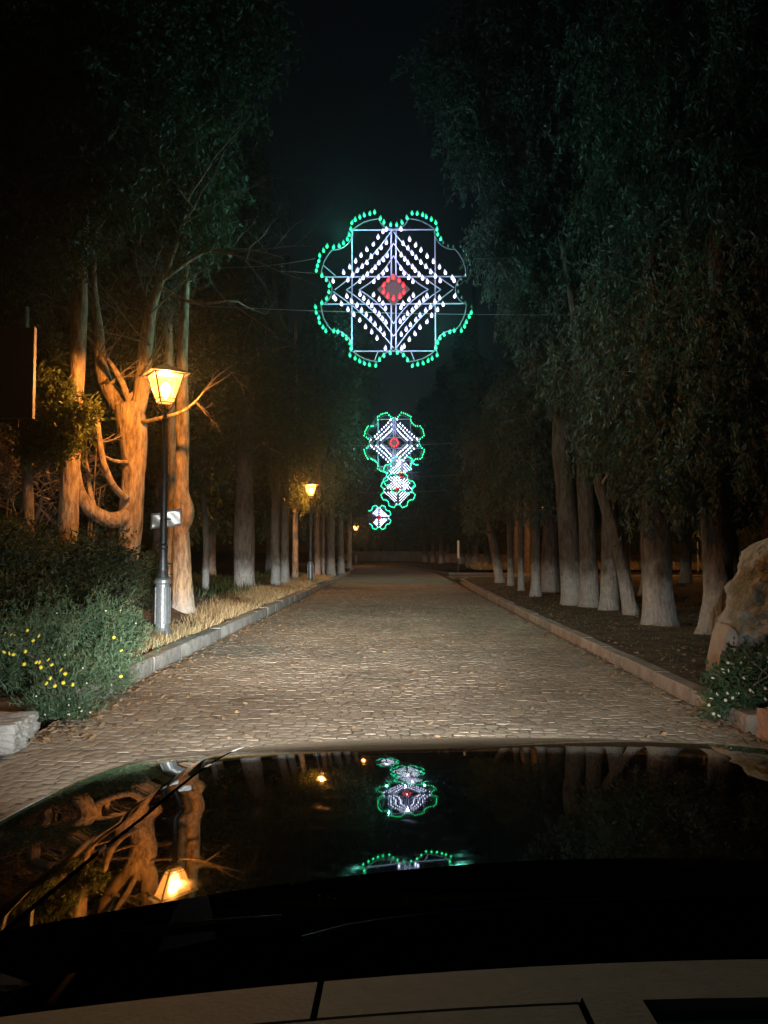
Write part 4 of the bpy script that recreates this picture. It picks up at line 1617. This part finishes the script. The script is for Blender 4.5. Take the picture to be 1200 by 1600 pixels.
P = []
for i in range(61):
    t_ = i / 60
    row = []
    for j in range(61):
        u = -.62 + 1.24 * j / 60
        y0, y1 = rear(u), front_y(u) - .02
        y_ = y0 + (y1 - y0) * t_
        row.append((u, y_ - 1.0, hood_z(u, y_)))
    P.append(row)
mb = MB(); mb.grid(P)
bonnet = mb.build('bonnet', M_paint, car, smooth=True)
for s_ in (-1, 1):
    P = []
    for i in range(50):
        t_ = i / 49
        row = []
        for a in (.627, .64, .65, .66, .67, .69, .72, .76, .80, .84, .87, .90, .925, .95, .97, .975, .98, .985, .99):
            u = s_ * a
            y1 = front_y(u if abs(u) < .9 else .9) - .02
            y_ = .35 + (y1 - .35) * t_
            z_ = hood_z(u, y_) if a <= .97 else hood_z(s_ * .97, y_) - {.975: .02, .98: .05, .985: .2, .99: .5}[a]
            row.append((u, y_ - 1.0, z_))
        P.append(row)
    mb = MB(); mb.grid(P)
    mb.build('wing', M_paint, car, smooth=True)
# nose / bumper below the bonnet edge
P = []
for j in range(49):
    u = -.97 + 1.94 * j / 48
    y1 = front_y(max(-.9, min(.9, u))) - .02 - 1
    uu = abs(u)
    z1 = hood_z(u, y1 + 1) - .006
    P.append([(u, y1, z1), (u, y1 + .03, z1 - .08), (u, y1 + .05, z1 - .2), (u, y1 + .09, z1 - .30), (u, y1 + .08, z1 - .45), (u, y1, .2)])
mb = MB(); mb.grid(P)
mb.build('bumper', M_paint, car, smooth=True)
M_hl = emis('headlight_lens', (1, .97, .9), 6, False, 'NONE')
for s_ in (-1, 1):
    y1 = front_y(.62) - 1
    mb = MB()
    mb.tube([(s_ * .62, y1 + .02, .62), (s_ * .62, y1 + .06, .62), (s_ * .62, y1 + .075, .62)], [.09, .085, .04], 16)
    h = mb.build('headlight', M_hl, car)
    for (we, size, sy, pitch) in ((.68, 84, .46, 6.0), (3.1, 44, .32, 1.6)):
        ld = bpy.data.lights.new('headlight_beam', 'SPOT')
        ld.energy = HEAD_W * we
        ld.color = (1.0, .965, .90)
        ld.spot_size = R(size)
        ld.spot_blend = 1.0
        ld.shadow_soft_size = .05
        lo = bpy.data.objects.new('headlight_beam', ld)
        col.objects.link(lo)
        lo.parent = car
        lo.location = (s_ * .62, y1 + .12, .62)
        lo.rotation_euler = (R(90 - pitch), 0, R(10))
        lo.scale = (1.0, sy, 1)
# wheels
for s_ in (-1, 1):
    mb = MB()
    mb.tube([(s_ * .80, 0.42, .31), (s_ * .66, .42, .31)], .31, 28)
    w_ = mb.build('wheel', M_rubber, car)
    mb = MB()
    mb.tube([(s_ * .81, 0.42, .31), (s_ * .79, .42, .31)], .2, 20)
    mb.build('rim', M_plate, w_)
# cowl
P = []
for j in range(41):
    u = -.90 + 1.8 * j / 40
    r_ = rear(u)
    P.append([(u, .35 - 1, .72), (u, r_ - .16 - 1, .80), (u, r_ - .03 - 1, .85), (u, r_ + .02 - 1, .872 - .07 * u * u - 1.0 * max(0, abs(u) - .7) ** 1.5)])
mb = MB(); mb.grid(P)
mb.build('cowl', M_plastic, car, smooth=True)
# wipers
for pts_ in ([(180, 1466), (260, 1457), (330, 1449), (440, 1441)], [(470, 1476), (540, 1457), (600, 1447), (760, 1426), (900, 1416), (1060, 1412)]):
    mb = MB()
    P = [gp(a, b_, .885) - car.location for a, b_ in pts_]
    mb.tube(P, .0035, 6)
    w_ = mb.build('wiper', M_rubber, car)
    mb = MB()
    mb.tube([p + Vector((0, .003, .005)) for p in P], .0014, 5)
    mb.build('wiper_rail', M_iron, w_)


def dash_y(x):
    return .652 - .19 * (x - .4) ** 2


def strip(name, x0, x1, f0, f1, z0, z1, m, lip=.03, parent=car):
    P = []
    n_ = 24
    for j in range(n_ + 1):
        x = x0 + (x1 - x0) * j / n_
        a, b_ = f0(x), f1(x)
        row = [(x - XC, b_ - 1 + .004, z1 - lip), (x - XC, b_ - 1 + .002, z1 - .006), (x - XC, b_ - 1 - .004, z1)]
        for q in range(1, 5):
            t_ = q / 4
            row.append((x - XC, b_ - 1 - .004 + (a - b_) * t_, z1 + (z0 - z1) * t_))
        row.append((x - XC, a - 1, z0 - .05))
        P.append(row)
    mb = MB(); mb.grid(P)
    return mb.build(name, m, parent, smooth=False)


xs_ = gp(497, 1560, .92).x
strip('dashboard_top', -.55, xs_ - .0025, lambda x: dash_y(x) - .055 - .02 * (x + .06), dash_y, .925, .920, M_dash)
strip('dashboard_top', xs_ + .0025, 1.25, lambda x: dash_y(x) - .055 - .02 * (x + .06), dash_y, .925, .920, M_dash)
strip('dashboard_pad', -.55, .131, lambda x: .2, lambda x: dash_y(x) - .060 - .02 * (x + .06), .95, .926, M_dash)
strip('instrument_hood', .179, 1.2, lambda x: .2, lambda x: dash_y(x) - .064 - .02 * (x + .06), .93, .918, M_dash2)
strip('dashboard_trim', .134, .176, lambda x: .2, lambda x: dash_y(x) - .060 - .02 * (x + .06), .955, .931, M_dash)
# windscreen pane
P = []
for i in range(9):
    t_ = i / 8
    row = []
    for j in range(21):
        u = -.72 + 1.44 * j / 20
        y_ = (.74 - .22 * u * u) + (-.72) * t_
        row.append((u * (1 - .12 * t_), y_ - 1, .93 + .57 * t_))
    P.append(row)
mb = MB(); mb.grid(P)
mb.build('windscreen', M_screen, car, smooth=True)
# thin haze volume, added to stand in for camera bloom
M_haze = bpy.data.materials.new('bloom_haze')
M_haze.use_nodes = True
nt = M_haze.node_tree
nt.nodes.remove(nt.nodes['Principled BSDF'])
pv = N(M_haze, 'ShaderNodeVolumePrincipled')
pv.inputs['Density'].default_value = .0008
pv.inputs['Anisotropy'].default_value = .85
pv.inputs['Color'].default_value = (.72, .9, 1.0, 1)
L_(M_haze, pv.outputs[0], nt.nodes['Material Output'].inputs['Volume'])
mb = MB()
mb.box((0, 48, 9.5), (160, 140, 23))
tag(mb.build('haze', M_haze), 'thin haze added to imitate camera bloom round the lights', 'haze', kind='stuff')
